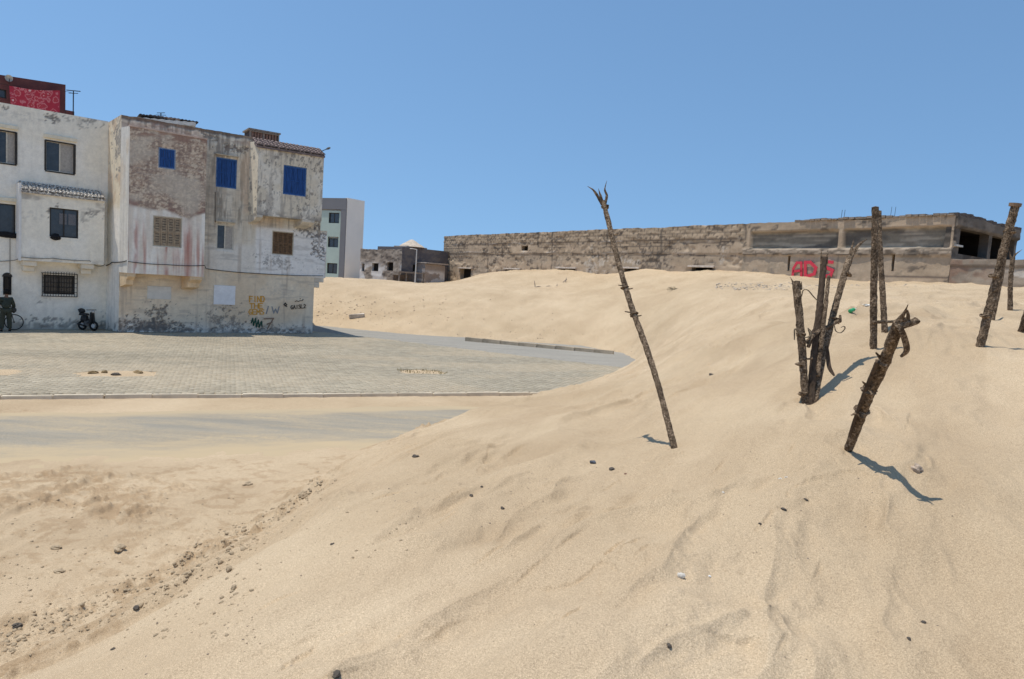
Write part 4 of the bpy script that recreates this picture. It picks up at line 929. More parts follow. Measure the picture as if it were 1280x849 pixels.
# red house behind, with cloth, dish
ro = -4.5
ur, zr = WF.uz(82, 106, ro); ul, zl_ = WF.uz(0, 93.5, ro)
red = empty('red_house', tuple(WF.pt(ur, 0, ro)), 'dark red rooftop storey rising behind the white house at the left', 'house')
REDM = simple('dark_red_plaster', (.165, .062, .055), .9, 0, 3, .18, .4, .02)
def col_red(U, Z): return mix(np.tile(np.array([.17, .065, .058]), U.shape + (1,)), (.12, .05, .05), ss(.4, .7, fbm(U * 1.5, Z * 1.5, 4, 250)))
rr_ = WF.rect(-14, 110, 8, 121.5, ro)
skin('wall', WF, ul - 6, ur, 0, zr, .12, col_red, WALL, red, off=ro, holes=[(rr_[0], rr_[1], rr_[2], rr_[3], .15)], topf=lambda U: (zl_ - zr) * (ur - U) / (ur - ul), skirt=5)
st_ = MB(); u2, z2 = WF.uz(93, 141, ro); _, z3 = WF.uz(83, 136, ro); st_.box(WF, ur + .01, u2, 6, (z2 + z3) / 2, ro - 4, ro - .02); st_.build('side_parapet', REDM, red)
glass_window(WF, rr_, ro, red, DKF, 2, None, .1)
dish = empty('satellite_dish', tuple(WF.pt(*WF.uz(11, 98, ro + .3), ro + .3)), 'small pale satellite dish near the top of the dark red wall', 'satellite dish')
M_ = MB(); cu, cz = WF.uz(11, 98, ro + .3); rad = .15; N_ = 16
vs = [WF.pt(cu, cz, ro + .22)] + [WF.pt(cu + rad * f_ * cos(2 * pi * k / N_), cz + rad * f_ * sin(2 * pi * k / N_), ro + .22 + .12 * f_ * f_) for f_ in (.5, 1) for k in range(N_)]
vs += [WF.pt(cu, cz, ro + .20)] + [WF.pt(cu + rad * f_ * cos(2 * pi * k / N_), cz + rad * f_ * sin(2 * pi * k / N_), ro + .20 + .12 * f_ * f_) for f_ in (.5, 1) for k in range(N_)]
fs = []
for b0 in (0, 1 + 2 * N_):
    for k in range(N_): fs += [(b0, b0 + 1 + k, b0 + 1 + (k + 1) % N_), (b0 + 1 + k, b0 + 1 + N_ + k, b0 + 1 + N_ + (k + 1) % N_, b0 + 1 + (k + 1) % N_)]
b1 = 1 + 2 * N_
for k in range(N_): fs.append((1 + N_ + k, b1 + 1 + N_ + k, b1 + 1 + N_ + (k + 1) % N_, 1 + N_ + (k + 1) % N_))
M_.add(vs, fs); M_.build('reflector', simple('dish_grey', (.50, .46, .40), .6, 0, 5, .2), dish)
M_ = MB(); M_.tube([WF.pt(cu, cz, ro), WF.pt(cu, cz, ro + .21)], .03, 6); M_.build('mount', IRON, dish)
M_ = MB(); M_.tube([WF.pt(cu, cz - .26, ro + .32), WF.pt(cu, cz - .05, ro + .55)], .014, 5); M_.build('feed_arm', IRON, dish)
# patterned red cloth drying
mt, nt, b = nodes_mat('red_flowered_cloth'); tc = nt.nodes.new("ShaderNodeTexCoord"); vo = nt.nodes.new("ShaderNodeTexVoronoi"); vo.inputs['Scale'].default_value = 3.4; nt.links.new(tc.outputs['Object'], vo.inputs['Vector'])
nn_ = nz(nt, 6, 4, .7); ad = nt.nodes.new("ShaderNodeMath"); ad.operation = 'MULTIPLY_ADD'; nt.links.new(nn_.outputs[0], ad.inputs[0]); ad.inputs[1].default_value = .9; nt.links.new(vo.outputs['Distance'], ad.inputs[2])
r = ramp(nt, ad.outputs[0], [(.52, (.80, .50, .46)), (.60, (.50, .05, .06)), (.80, (.46, .035, .05)), (.90, (.68, .22, .22)), (1.0, (.45, .03, .05))]); nt.links.new(r.outputs[0], b.inputs[0]); b.inputs['Roughness'].default_value = .9
co = ro + .35; ca = WF.uz(11.5, 107, co); cbp = WF.uz(75, 113, co); cc_ = WF.uz(13, 134, co); cd = WF.uz(74, 141, co)
nu_, nv_ = 60, 30; V = []
for side in (0, 1):
    for j in range(nv_):
        for i in range(nu_):
            a = i / (nu_ - 1); c_ = j / (nv_ - 1)
            uu = (ca[0] * (1 - a) + cbp[0] * a) * (1 - c_) + (cc_[0] * (1 - a) + cd[0] * a) * c_
            zz = (ca[1] * (1 - a) + cbp[1] * a) * (1 - c_) + (cc_[1] * (1 - a) + cd[1] * a) * c_ - .08 * sin(pi * a) * (1 - c_)
            oo = co + .06 * c_ * sin(a * 19 + c_ * 2) + .05 * c_ * sin(a * 7 + 1) - side * .012
            V.append(WF.pt(uu, zz, oo))
idx = np.arange(2 * nu_ * nv_).reshape(2, nv_, nu_); q = np.concatenate([np.stack([idx[k, :-1, :-1], idx[k, :-1, 1:], idx[k, 1:, 1:], idx[k, 1:, :-1]], -1).reshape(-1, 4)[:, ::(1 if k else -1)] for k in (0, 1)])
clo = link('hanging_cloth', mesh_np('hanging_cloth', V, q, smooth=True), mt); tag(clo, 'bright red flowered cloth hung out to dry before the dark red wall', 'cloth')
ln = MB(); ln.tube([WF.pt(ca[0] - .8, ca[1] + .05, co), WF.pt(ca[0], ca[1], co), WF.pt((ca[0] + cbp[0]) / 2, (ca[1] + cbp[1]) / 2 - .08, co), WF.pt(*cbp, co), WF.pt(cbp[0] + .5, cbp[1] + .05, co - .2)], .008, 5)
tag(ln.build('washing_line', CAB), 'thin line the red flowered cloth is pegged to', 'washing line')
antenna(91.5, 113, 145, WF, -1.5, 'tall tv antenna mast on the white roof beside the dark red wall', [(.03, .25, .02), (.14, .16, .015)])

# ================================================================== MINT BUILDING
mA = ond(372, 300, 78.5)[:2]; mB_ = ond(432, 300, 76)[:2]; mC = ond(453, 300, 78.2)[:2]
NF = Frame(mA, mB_); NS = Frame(mB_, mC)
mint = empty('mint_building', (mB_[0], mB_[1], 1.5), 'mint green apartment block with dark grey frame and a cream side wall behind the dune', 'apartment block')
_, zN = NF.uz(432, 248); _, zN0 = NF.uz(405, 243); _, zp1 = NF.uz(420, 262); uc0 = NF.uz(425.5, 300)[0]
GREY = simple('dark_grey_paint', (.19, .19, .20), .85, 0, 1, .06, .2, .01); MINT_ = simple('mint_paint', (.42, .50, .45), .85, 0, 1, .05, .2, .01); CREAM = simple('cream_paint', (.86, .80, .71), .85, 0, .6, .05, .2, .01)
mh = []; pan_h = []
for (x0, y0, x1, y1) in ((410.5, 266, 423.5, 279), (409.5, 298, 422.5, 311), (408.5, 329, 421.5, 342)):
    pan_h.append(NF.rect(x0, y0, x1, y1))
for (x0, y0, x1, y1) in ((385, 263, 399, 276), (384, 295, 398, 308)): pan_h.append(NF.rect(x0, y0, x1, y1))
skin('mint_wall', NF, 0, uc0, 1.0, zp1, .5, lambda U, Z: np.tile(np.array([.42, .50, .45]), U.shape + (1,)) * (.94 + .1 * fbm(U * .6, Z * .6, 3, 5))[..., None], attr_mat('smooth_render', 2, .06, .9, .1, .01), mint, holes=[(*r_, .25) for r_ in pan_h], skirt=.3)
for r_ in pan_h: glass_window(NF, r_, 0, mint, DKF, 2, None, .18, .08)
M_ = MB(); M_.box(NF, -.1, NF.L, zp1, zN, -.4, .12); M_.build('grey_parapet', GREY, mint); M_ = MB(); M_.box(NF, uc0, NF.L, 1.0, zp1 - .004, -.4, .11); M_.build('grey_column', GREY, mint)
M_ = MB(); M_.box(NS, -.02, NS.L, 1.0, zN + .05, -.3, .10); M_.build('side_wall', CREAM, mint)
M_ = MB(); M_.hexa([(*(p), z) for z in (1.0, zN - .3) for p in (mA, mB_ + np.array([-.2, .5]), mC + np.array([-.6, .8]), mA + np.array([2, 8]))]); M_.build('body', CREAM, mint)

# ================================================================== SMALL RUINED HOUSE between
rA_ = ond(450, 330, 71)[:2]; rB_ = ond(502, 330, 69)[:2]; rC_ = ond(560, 330, 74)[:2]
RF = Frame(rA_, rB_); RG = Frame(rB_, rC_)
ruin = empty('derelict_house', (rB_[0], rB_[1], 2), 'derelict low house of bare stone with peeling white plaster and three empty windows', 'house')
def col_ruin(U, Z):
    c = np.tile(np.array([.27, .225, .185]), U.shape + (1,)); c = mix(c, (.40, .34, .28), ss(.4, .65, fbm(U * 2.2, Z * 3, 4, 301))); c = mix(c, (.10, .085, .075), ss(.55, .68, fbm(U * 3, Z * 5, 4, 302)) * .8)
    _, zq = RF.uz(475, 336); c = mix(c, (.66, .63, .60), ss(.44, .54, fbm(U * .9, Z * .9, 4, 303)) * ss(zq + .9, zq - .1, Z) * .95); return c
rh = [RF.rect(x0, y0, x1, y1) for (x0, y0, x1, y1) in ((452, 329.5, 455.5, 339), (465, 329, 473, 339), (484, 328, 491.5, 339))]
_, zRt = RF.uz(475, 311.5)
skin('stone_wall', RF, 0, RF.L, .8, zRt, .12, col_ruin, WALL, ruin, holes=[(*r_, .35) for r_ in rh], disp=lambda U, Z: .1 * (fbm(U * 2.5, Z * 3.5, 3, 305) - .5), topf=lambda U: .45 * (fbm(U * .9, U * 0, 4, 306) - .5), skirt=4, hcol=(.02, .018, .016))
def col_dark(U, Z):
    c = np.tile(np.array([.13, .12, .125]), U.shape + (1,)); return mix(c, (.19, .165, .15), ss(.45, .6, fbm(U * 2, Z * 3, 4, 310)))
rg = RG.rect(516, 331, 524, 339.5); _, zGt = RG.uz(503, 308.5); _, zGt2 = RG.uz(555, 314)
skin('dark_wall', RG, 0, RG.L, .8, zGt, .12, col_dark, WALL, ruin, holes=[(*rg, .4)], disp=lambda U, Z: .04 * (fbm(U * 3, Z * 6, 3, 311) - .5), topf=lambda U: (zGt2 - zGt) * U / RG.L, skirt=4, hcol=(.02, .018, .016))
# little annex with pale plaster
rx = RG.rect(531, 331, 556, 352, 1.2)
def col_ann(U, Z):
    c = np.tile(np.array([.36, .30, .26]), U.shape + (1,)); return mix(c, (.66, .63, .60), ss(.45, .55, fbm(U * 1.5, Z * 2, 4, 315)) * ss(rx[3] - .5, rx[3] - .9, Z))
skin('annex_wall', RG, rx[0], rx[1], .8, rx[3], .1, col_ann, WALL, ruin, off=1.2, disp=lambda U, Z: .06 * (fbm(U * 4, Z * 5, 3, 316) - .5), topf=lambda U: .2 * (fbm(U * 2, U * 0, 3, 317) - .5), skirt=1.3)
M_ = MB(); M_.box(RG, rx[0] - .1, rx[1] + .2, rx[3] + .05, rx[3] + .18, -.1, 1.5); M_.build('annex_slab', simple('old_slab', (.45, .38, .32), .9, 0, 3, .3), ruin)
# pale conical heap on its roof (domed skylight)
uD, zD = RG.uz(514.5, 309, -1); _, zDt = RG.uz(514.5, 299.5, -1); uD2, _ = RG.uz(527, 309, -1)
bm = bmesh.new(); N_ = 18
rings = [(1.0, 0), (.82, .22), (.6, .45), (.36, .72), (.12, .97), (0.02, 1.0)]
R_ = (uD2 - uD); vsr = []
for (f_, h_) in rings:
    vsr.append([bm.verts.new(RG.pt(uD + R_ * f_ * cos(2 * pi * k / N_) * (1 + .08 * random.uniform(-1, 1)), zD + (zDt - zD) * h_, -1 + R_ * f_ * sin(2 * pi * k / N_))) for k in range(N_)])
for a in range(len(rings) - 1):
    for k in range(N_): bm.faces.new((vsr[a][k], vsr[a][(k + 1) % N_], vsr[a + 1][(k + 1) % N_], vsr[a + 1][k]))
me = bpy.data.meshes.new('dome'); bm.to_mesh(me); bm.free(); link('dome', me, simple('pale_dome', (.52, .44, .35), .9, 0, 4, .3, .6, .05), ruin)
M_ = MB(); M_.box(RG, uD - R_, uD + R_ * 1.05, zGt - .2, zD + .03, -2.2, -.2); M_.build('dome_base', MATS['old_slab'], ruin)
# shacks in front of it
M_ = MB()
sh = empty('lean_to', tuple(RG.pt(1, 2.4, 2.0)), 'low open lean-to of posts and boards against the derelict house', 'lean-to')
for (px, pw) in ((499, .14), (508, .1), (518, .1), (529.5, .16)):
    u, zt_ = RG.uz(px, 341, 2.2); M_ = MB(); M_.box(RG, u, u + pw, 2.0, zt_, 2.1, 2.2); M_.build('post', WOODD, sh)
u0s, zs = RG.uz(498, 340.5, 2.2); u1s, _ = RG.uz(531, 341, 2.2)
M_ = MB(); M_.box(RG, u0s, u1s, zs - .02, zs + .12, .3, 2.3); M_.build('roof_board', WOODD, sh)
M_ = MB(); M_.box(RG, u0s + .3, u1s - 1.2, 2.0, zs - .25, 1.0, 1.1); M_.build('back_board', simple('shack_board', (.22, .17, .14), .9, 0, 4, .5), sh)
# street lamp
lp = ond(519, 352, 60); lz = ond(519, 311.5, 60)[2]
lamp = empty('street_lamp', (lp[0], lp[1], 2.4), 'thin pale street lamp standing before the derelict house', 'street lamp')
M_ = MB(); M_.tube([(lp[0], lp[1], 2.0), (lp[0], lp[1], lz)], [.07, .045], 8); PALEM = simple('pale_metal', (.55, .53, .5), .6, .2, 5, .1); M_.build('pole', PALEM, lamp)
M_ = MB(); M_.tube([(lp[0], lp[1], lz - .03), (lp[0] - .35, lp[1], lz + .02), (lp[0] - .62, lp[1], lz + .02)], [.03, .03, .05], 6); M_.build('lamp_arm', PALEM, lamp)

# ================================================================== LONG RUINED WAREHOUSE
gL = ond(556, 296, 75)[:2]; gR = ond(1195, 268, 34)[:2]; GF = Frame(gL, gR); LG = GF.L
_, zgt = GF.uz(1195, 268); _, zgl = GF.uz(556, 296)
ware = empty('ruined_warehouse', (gR[0], gR[1], 4), 'long roofless ruined warehouse of crumbling brown blocks half buried in sand', 'warehouse')
uP = GF.uz(930, 300)[0]
def gz(px, py): return GF.uz(px, py)
zband = (gz(1060, 287)[1]); zled1 = (gz(1060, 311)[1]); zled0 = gz(1060, 319)[1]
pan = [GF.rect(939, 290, 1047, 311), GF.rect(1055, 286, 1187, 309.5)]
pilr = [gz(930, 300)[0], gz(938, 300)[0], gz(1048, 300)[0], gz(1054, 300)[0], gz(1187.5, 300)[0], LG]
def in_pan(U, Z):
    k = np.zeros_like(U)
    for r_ in pan: k = np.maximum(k, ss(-.03, .03, U - r_[0]) * ss(-.03, .03, r_[1] - U) * ss(-.03, .03, Z - r_[2]) * ss(-.03, .03, r_[3] - Z))
    return k
zl_mid = lambda U: 6.05 + .5 * (fbm(U * .22, U * 0, 3, 405) - .5) * 2 * ss(uP, uP - 4, U)
def blocks(U, Z, bh_=.2, bw=.42, seed=0):
    row = np.floor(Z / bh_); uo = U / bw + .5 * (row % 2); fu = np.abs((uo % 1) - .5); fz = np.abs((Z / bh_ % 1) - .5)
    j = np.maximum(ss(.41, .48, fu), ss(.36, .46, fz)); return j, _h(np.floor(uo), row, seed)
def col_ware(U, Z):
    j, rnd = blocks(U, Z, .22, .45, 3)
    c = np.tile(np.array([.47, .36, .255]), U.shape + (1,)); c = mix(c, (.40, .31, .22), ss(.35, .65, fbm(U * .3, Z * 1.6, 4, 401)))
    c = mix(c, (.52, .405, .285), ss(.45, .7, fbm(U * .5 + 9, Z * 2.4, 4, 402)) * .7)
    left = ss(uP + .1, uP - .1, U)
    top = ss(-.1, .1, Z - (6.95 + .15 * (fbm(U * .4, U * 0, 3, 403) - .5)))
    cb_ = mix(np.tile(np.array([.49, .375, .26]), U.shape + (1,)), (.36, .275, .19), rnd); cb_ = mix(cb_, (.13, .105, .085), j * .75)
    expose = np.clip(top + ss(.52, .60, fbm(U * .35, Z * .9, 4, 404)) * ss(5.4, 6.1, Z), 0, 1) * left
    c = c * (1 - expose[..., None]) + cb_ * expose[..., None]
    low = ss(.57, .62, fbm(U * .5 + 40, Z * .7, 4, 406)) * left * ss(6, 5.6, Z)
    c = c * (1 - low[..., None]) + mix(cb_, (.46, .39, .31), .35 + 0 * U) * low[..., None]
    # ledge lines and cracks
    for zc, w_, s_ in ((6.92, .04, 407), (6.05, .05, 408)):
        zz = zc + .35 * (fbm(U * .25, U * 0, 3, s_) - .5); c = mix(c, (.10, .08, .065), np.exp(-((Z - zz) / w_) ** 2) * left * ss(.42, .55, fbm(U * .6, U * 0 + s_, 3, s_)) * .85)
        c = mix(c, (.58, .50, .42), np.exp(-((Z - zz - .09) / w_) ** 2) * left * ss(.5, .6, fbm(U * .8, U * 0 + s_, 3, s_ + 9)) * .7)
    c = mix(c, (.13, .105, .085), ss(.63, .66, fbm(U * 1.6, Z * 3.2, 5, 410, .65)) * left * .8)
    for px in (610, 628, 672, 690, 748, 758, 826, 930): 
        u, _ = gz(px, 320); uu = U - u - .12 * (fbm(Z * 1.5, Z * 0 + px, 3, 411) - .5) * 2; c = mix(c, (.12, .10, .08), np.exp(-(uu / .09) ** 2) * ss(.38, .55, fbm(Z * 1.2, Z * 0 + px, 3, px)) * .85)
    for px, py, ru, rz in ((678, 338, .8, .3), (742, 335, 1.5, 1.1), (905, 320, .25, .8), (783, 328, 1.2, .4), (580, 346, .4, .5), (655, 313, .6, .4)):
        u, z = gz(px, py); c = mix(c, (.60, .53, .44), stain(U, Z, u, z, ru, rz, px, .08, .56, 2.5) * .8)
    for px, py, ru, rz in ((812, 325, 1.0, 1.0), (822, 330, .3, 1.4), (843, 311, .5, .25), (870, 325, .3, .15), (690, 322, .3, .25), (905, 305, .4, .6), (620, 320, .3, .5)):
        u, z = gz(px, py); c = mix(c, (.13, .11, .09), stain(U, Z, u, z, ru, rz, px, .08, .55, 3.5) * .85)
    # right hand framed part
    right = 1 - left; ip = in_pan(U, Z)
    cp_ = np.tile(np.array([.25, .215, .165]), U.shape + (1,)); cp_ = mix(cp_, (.42, .36, .28), ss(.45, .65, fbm(U * .8, Z * 7, 4, 420)) * .9); cp_ = mix(cp_, (.10, .09, .08), ss(.50, .62, fbm(U * .6 + 4, Z * 1.6, 4, 421)) * .75); cp_ = mix(cp_, (.15, .13, .11), ss(.4, .48, np.abs((Z / .16) % 1 - .5)) * .45)
    c = c * (1 - (ip * right)[..., None]) + cp_ * (ip * right)[..., None]
    led = ss(zled0 - .03, zled0 + .03, Z) * ss(zled1 + .03, zled1 - .03, Z) * right
    cl = mix(np.tile(np.array([.42, .34, .26]), U.shape + (1,)), (.20, .16, .12), ss(.48, .6, fbm(U * 2.2, Z * 12, 4, 424)))
    c = c * (1 - led[..., None]) + cl * led[..., None]
    c = mix(c, (.13, .11, .09), right * (1 - ip) * ss(.60, .68, fbm(U * 1.5, Z * 3, 5, 425, .65)) * .8)
    lowp = right * ss(zled0, zled0 - .1, Z)
    c = mix(c, (.46, .37, .27), lowp * .6 * ss(.3, .5, fbm(U * .4, Z * .5, 3, 426)))
    u, _ = gz(970, 342); c = mix(c, (.20, .19, .18), stain(U, Z, u, 4.7, 1.5, .25, 430, .1, .5, 2) * .7)
    zz = 4.75 + .05 * (fbm(U, U * 0, 3, 431) - .5); c = mix(c, (.14, .11, .09), np.exp(-((Z - zz - .12) / .05) ** 2) * ss(gz(1100, 350)[0], gz(1105, 350)[0], U) * .9)
    for px in (1046,): u, _ = gz(px, 335); c = mix(c, (.14, .12, .1), np.exp(-((U - u) / .05) ** 2) * lowp * .7)
    return c
def disp_ware(U, Z):
    j, rnd = blocks(U, Z, .22, .45, 3); left = ss(uP + .1, uP - .1, U); right = 1 - left
    d = .025 * (fbm(U * 1.2, Z * 1.8, 4, 440) - .5) * 2
    d = d + left * ss(6.9, 7.0, Z) * (.05 * (rnd - .5) - .03 * j) + left * (.06 * ss(6.9, 7.0, Z) + .05 * ss(6.0, 6.08, Z))
    d = d - left * .06 * ss(.60, .66, fbm(U * .9, Z * 1.1, 4, 441))
    d = d - right * in_pan(U, Z) * .20 + right * .10 * ss(zled0 - .02, zled0 + .02, Z) * ss(zled1 + .02, zled1 - .02, Z) * (.6 + .8 * fbm(U * 3, Z * 8, 3, 442)) + right * (1 - in_pan(U, Z)) * .05 * ss(zled1, zled1 + .05, Z)
    return d
gh = [GF.rect(*p) for p in ((575, 336, 588.5, 352), (632, 337, 649, 350), (698, 336, 718.5, 350), (780, 336, 797, 350), (864, 334.5, 890, 350))]
slots = [GF.rect(984.5, 320, 987.5, 338.5), GF.rect(1114.5, 318.5, 1118, 339)]; sm_h = [GF.rect(652, 307.5, 660, 313.5)]
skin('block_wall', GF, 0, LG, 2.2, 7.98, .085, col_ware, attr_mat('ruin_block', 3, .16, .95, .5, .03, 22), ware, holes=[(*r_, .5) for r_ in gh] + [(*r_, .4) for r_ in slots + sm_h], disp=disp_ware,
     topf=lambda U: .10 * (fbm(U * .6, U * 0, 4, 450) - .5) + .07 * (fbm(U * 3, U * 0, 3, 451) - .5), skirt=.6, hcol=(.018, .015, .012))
LINT = simple('pale_lintel', (.58, .50, .42), .9, 0, 4, .3, .5, .02)
for r_ in gh: M_ = MB(); M_.box(GF, r_[0] - .25, r_[1] + .2, r_[3], r_[3] + .13, -.1, .16); M_.build('lintel', LINT, ware, bevel=.015)
# roof edge slab and stones lying along it
M_ = MB(); n = 26; ua = gz(995, 270)[0]
for i in range(n):
    a = ua + (LG - ua) * i / n; b_ = ua + (LG - ua) * (i + 1) / n - .03; dz = random.uniform(-.03, .05)
    M_.box(GF, a, b_, 7.98 + dz * .3, 8.08 + dz, -.7, .12 + random.uniform(-.05, .08))
tag(M_.build('roof_edge_slab', simple('ruin_edge', (.25, .205, .165), .95, 0, 5, .5, .6, .03), ware), kind='stuff')
# side face with open upper storey, its shade painted into a darkened wall colour
gB = ond(1273, 289, 38.4)[:2]; HF = Frame(gR, gB)
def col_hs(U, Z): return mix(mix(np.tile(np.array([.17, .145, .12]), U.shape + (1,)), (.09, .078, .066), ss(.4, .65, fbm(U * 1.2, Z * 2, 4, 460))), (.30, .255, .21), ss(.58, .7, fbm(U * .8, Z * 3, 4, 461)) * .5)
h1 = HF.rect(1199, 288, 1235.5, 318); h2 = HF.rect(1239, 294, 1268, 321)
z_hb = HF.uz(1200, 318)[1]; z_ht = (HF.uz(1201, 281)[1] + HF.uz(1256, 292)[1]) / 2; z_hb = (HF.uz(1196, 321)[1] + HF.uz(1255, 323.5)[1]) / 2; z_ht = min(z_ht, 7.4); h1 = (h1[0], h1[1], z_hb, z_ht); h2 = (h2[0], h2[1], z_hb, z_ht)
zhe = HF.uz(1272, 289)[1]
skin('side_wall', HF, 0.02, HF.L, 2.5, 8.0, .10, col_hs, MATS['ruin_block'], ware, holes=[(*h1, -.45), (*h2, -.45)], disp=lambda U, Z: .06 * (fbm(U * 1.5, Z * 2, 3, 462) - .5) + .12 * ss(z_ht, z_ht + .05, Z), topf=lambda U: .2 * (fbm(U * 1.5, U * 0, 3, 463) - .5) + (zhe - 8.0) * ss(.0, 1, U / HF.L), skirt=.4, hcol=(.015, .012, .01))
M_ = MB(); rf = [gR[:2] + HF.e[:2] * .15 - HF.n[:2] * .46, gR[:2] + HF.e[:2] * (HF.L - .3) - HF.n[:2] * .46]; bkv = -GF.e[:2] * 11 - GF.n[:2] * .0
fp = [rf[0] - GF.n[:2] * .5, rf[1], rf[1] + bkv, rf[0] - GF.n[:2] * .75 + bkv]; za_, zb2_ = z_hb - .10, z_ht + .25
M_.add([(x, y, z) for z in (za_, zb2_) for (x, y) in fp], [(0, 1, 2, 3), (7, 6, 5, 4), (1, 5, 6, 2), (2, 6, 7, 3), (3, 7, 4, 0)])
M_.build('inner_room', simple('shade_dark_plaster', (.045, .04, .035), .95, 0, 2, .4), ware)  # near-black colour paints in the shade of the deep room
M_ = MB(); ct = [gL + GF.n[:2] * -.7, gR - GF.n[:2] * .7 - GF.e[:2] * .3, gB - GF.n[:2] * .3 - HF.n[:2] * .5, gL + (gB - gR) * .6 - GF.n[:2] * .3]
# stones on the side roof edge
kst = 0; M_ = MB()
for i in range(34):
    t = i / 34; u = t * HF.L; s_ = random.uniform(.10, .2)
    M_.box(HF, u, u + s_ * 1.6, 8.0 + (zhe - 8.0) * float(ss(0, 1, t)) - .08, 8.0 + (zhe - 8.0) * float(ss(0, 1, t)) + s_, -.35, .05 + s_ * .3)
tag(M_.build('loose_roof_stones', simple('dark_stone', (.12, .10, .09), .95, 0, 6, .5, .6, .02), ware), kind='stuff')
M_ = MB(); M_.box(HF, .2, .9, HF.uz(1199, 309)[1], HF.uz(1199, 309)[1] + .09, .0, .12); M_.build('white_bracket', simple('white_board', (.6, .58, .53), .8), ware)
rod = MB()
for px in (1050, 1053.5): 
    u, z = gz(px, 262); rod = MB(); rod.tube([GF.pt(u, 7.9, -.2), GF.pt(u + .03, z, -.2)], .012, 5); rod.build('steel_rod', IRON, ware)
for px in (1112, 1117): 
    u, z = gz(px, 258); rod = MB(); rod.tube([GF.pt(u, 7.9, -.2), GF.pt(u + .03, z, -.2)], .010, 5); rod.build('steel_rod', IRON, ware)
# red painted letters
RED = simple('red_wall_paint', (.62, .06, .09), .8, 0, 14, .25, .1)
def fat(px0, py0, w_, h_, pts, wd, th): return strokes('graffiti', GF, [[(px0 + a * w_, py0 + b_ * h_) for (a, b_) in pl] for pl in pts], wd, RED, ware, off=.10, th=th)
g = fat(990.5, 328.5, 11, 17.5, [[(0, 1), (.12, .4), (.5, 0), (1, 0), (1, 1)], [(.1, .62), (1, .55)]], .15, .006); tag(g, 'big red painted letter A')
g = fat(1006.5, 328, 14, 17, [[(0, 1), (0, 0), (.45, 0), (.95, .4), (.8, .85), (.3, 1), (0, 1)]], .18, .006); tag(g, 'big red painted letter D')
g = fat(1028, 327, 12.5, 18.5, [[(1, .05), (.3, 0), (.05, .3), (.6, .48), (1, .6), (.8, .95), (.1, 1)]], .18, .006); tag(g, 'big red painted letter S')

# low boundary wall running on to the right
zb = GF.uz(1195, 324)[1]; bw = empty('low_wall', tuple(GF.pt(LG, 4.4)), 'low crumbling boundary wall carrying on right of the ruined warehouse', 'wall')
def col_low(U, Z):
    c = np.tile(np.array([.40, .33, .255]), U.shape + (1,)); c = mix(c, (.30, .245, .19), ss(.4, .6, fbm(U * .9, Z * 2, 4, 470))); c = mix(c, (.62, .57, .50), ss(.52, .62, fbm(U * .6 + 3, Z * 1.3, 4, 471)) * ss(zb - .4, zb - .7, Z) * ss(LG + 1.5, LG + 3, U) * .9)
    c = mix(c, (.27, .17, .12), ss(.5, .62, fbm(U * 2, Z * 3, 4, 472)) * ss(LG + 3, LG + .5, U) * .7); c = mix(c, (.16, .13, .10), np.exp(-((Z - zb + .35) / .05) ** 2) * .7); return c
skin('wall', GF, LG + .02, LG + 14, 3.5, zb, .07, col_low, MATS['ruin_block'], bw, off=.0, disp=lambda U, Z: .08 * (fbm(U * 2, Z * 2.5, 4, 473) - .5) + .05 * ss(zb - .35, zb - .3, Z), topf=lambda U: .08 * (fbm(U * 1.5, U * 0, 4, 474) - .5), skirt=.45)

# ================================================================== POLES standing in the sand
def hit(px, py):
    d = ray(px, py); ts = np.concatenate([np.linspace(1.5, 12, 1500), np.linspace(12, 80, 3000)])
    P = CO + d * ts[:, None]; h = height(P[:, 0], P[:, 1]); k = np.argmax(P[:, 2] < h); return P[k]
def proj(p):
    v = np.array(p) - CO; return np.array([CX + F * (v @ RV) / (v @ _f), CY - F * (v @ UV) / (v @ _f)])
SV = np.array(SUNV)
def shadow_px(T):
    ts = np.linspace(0, 6, 500); P = T - SV * ts[:, None]; h = height(P[:, 0], P[:, 1]); k = np.argmax(P[:, 2] < h); return proj(P[k])
def solve_top(base, top, shp, rng_=(-1.6, 2.2)):
    best = None
    for dy in np.linspace(*rng_, 60):
        T = ond(top[0], top[1], base[1] + dy); e = np.hypot(*(shadow_px(T) - np.array(shp)))
        if best is None or e < best[0]: best = (e, T)
    return best[1]
mt, nt, b = nodes_mat('palm_bark'); n1 = nz(nt, 55, 5, .75); r = ramp(nt, n1.outputs[0], [(.34, (.045, .032, .022)), (.48, (.15, .110, .074)), (.60, (.33, .255, .18)), (.72, (.58, .48, .37))])
n2 = nz(nt, 12, 4, .6); r2 = ramp(nt, n2.outputs[0], [(.35, (.45, .42, .40)), (.65, (1.2, 1.15, 1.1))]); c = mixc(nt, r.outputs[0], r2.outputs[0], 1.0, 'MULTIPLY'); nt.links.new(c, b.inputs[0]); b.inputs['Roughness'].default_value = .95; b.inputs['Specular IOR Level'].default_value = .1
bump(nt, b, n1.outputs[0], .9, .012); BARK = mt
BARKD = simple('split_dark_wood', (.085, .060, .042), .9, 0, 40, .6, .7, .01, stretch=((1, 1, .12), 0))
STRAP = simple('dry_fibre_strap', (.16, .125, .085), .8, 0, 25, .5, .3, .004)
def catmull(pts, n):
    pts = [np.array(p, float) for p in pts]; P = [2 * pts[0] - pts[1]] + pts + [2 * pts[-1] - pts[-2]]; out = []
    segs = len(pts) - 1; m_ = max(2, n // segs)
    for i in range(segs):
        for k in range(m_ + (1 if i == segs - 1 else 0)):
            t = k / m_; a, b_, c, d = P[i:i + 4]
            out.append(.5 * ((2 * b_) + (-a + c) * t + (2 * a - 5 * b_ + 4 * c - d) * t * t + (-a + 3 * b_ - 3 * c + d) * t ** 3))
    return out
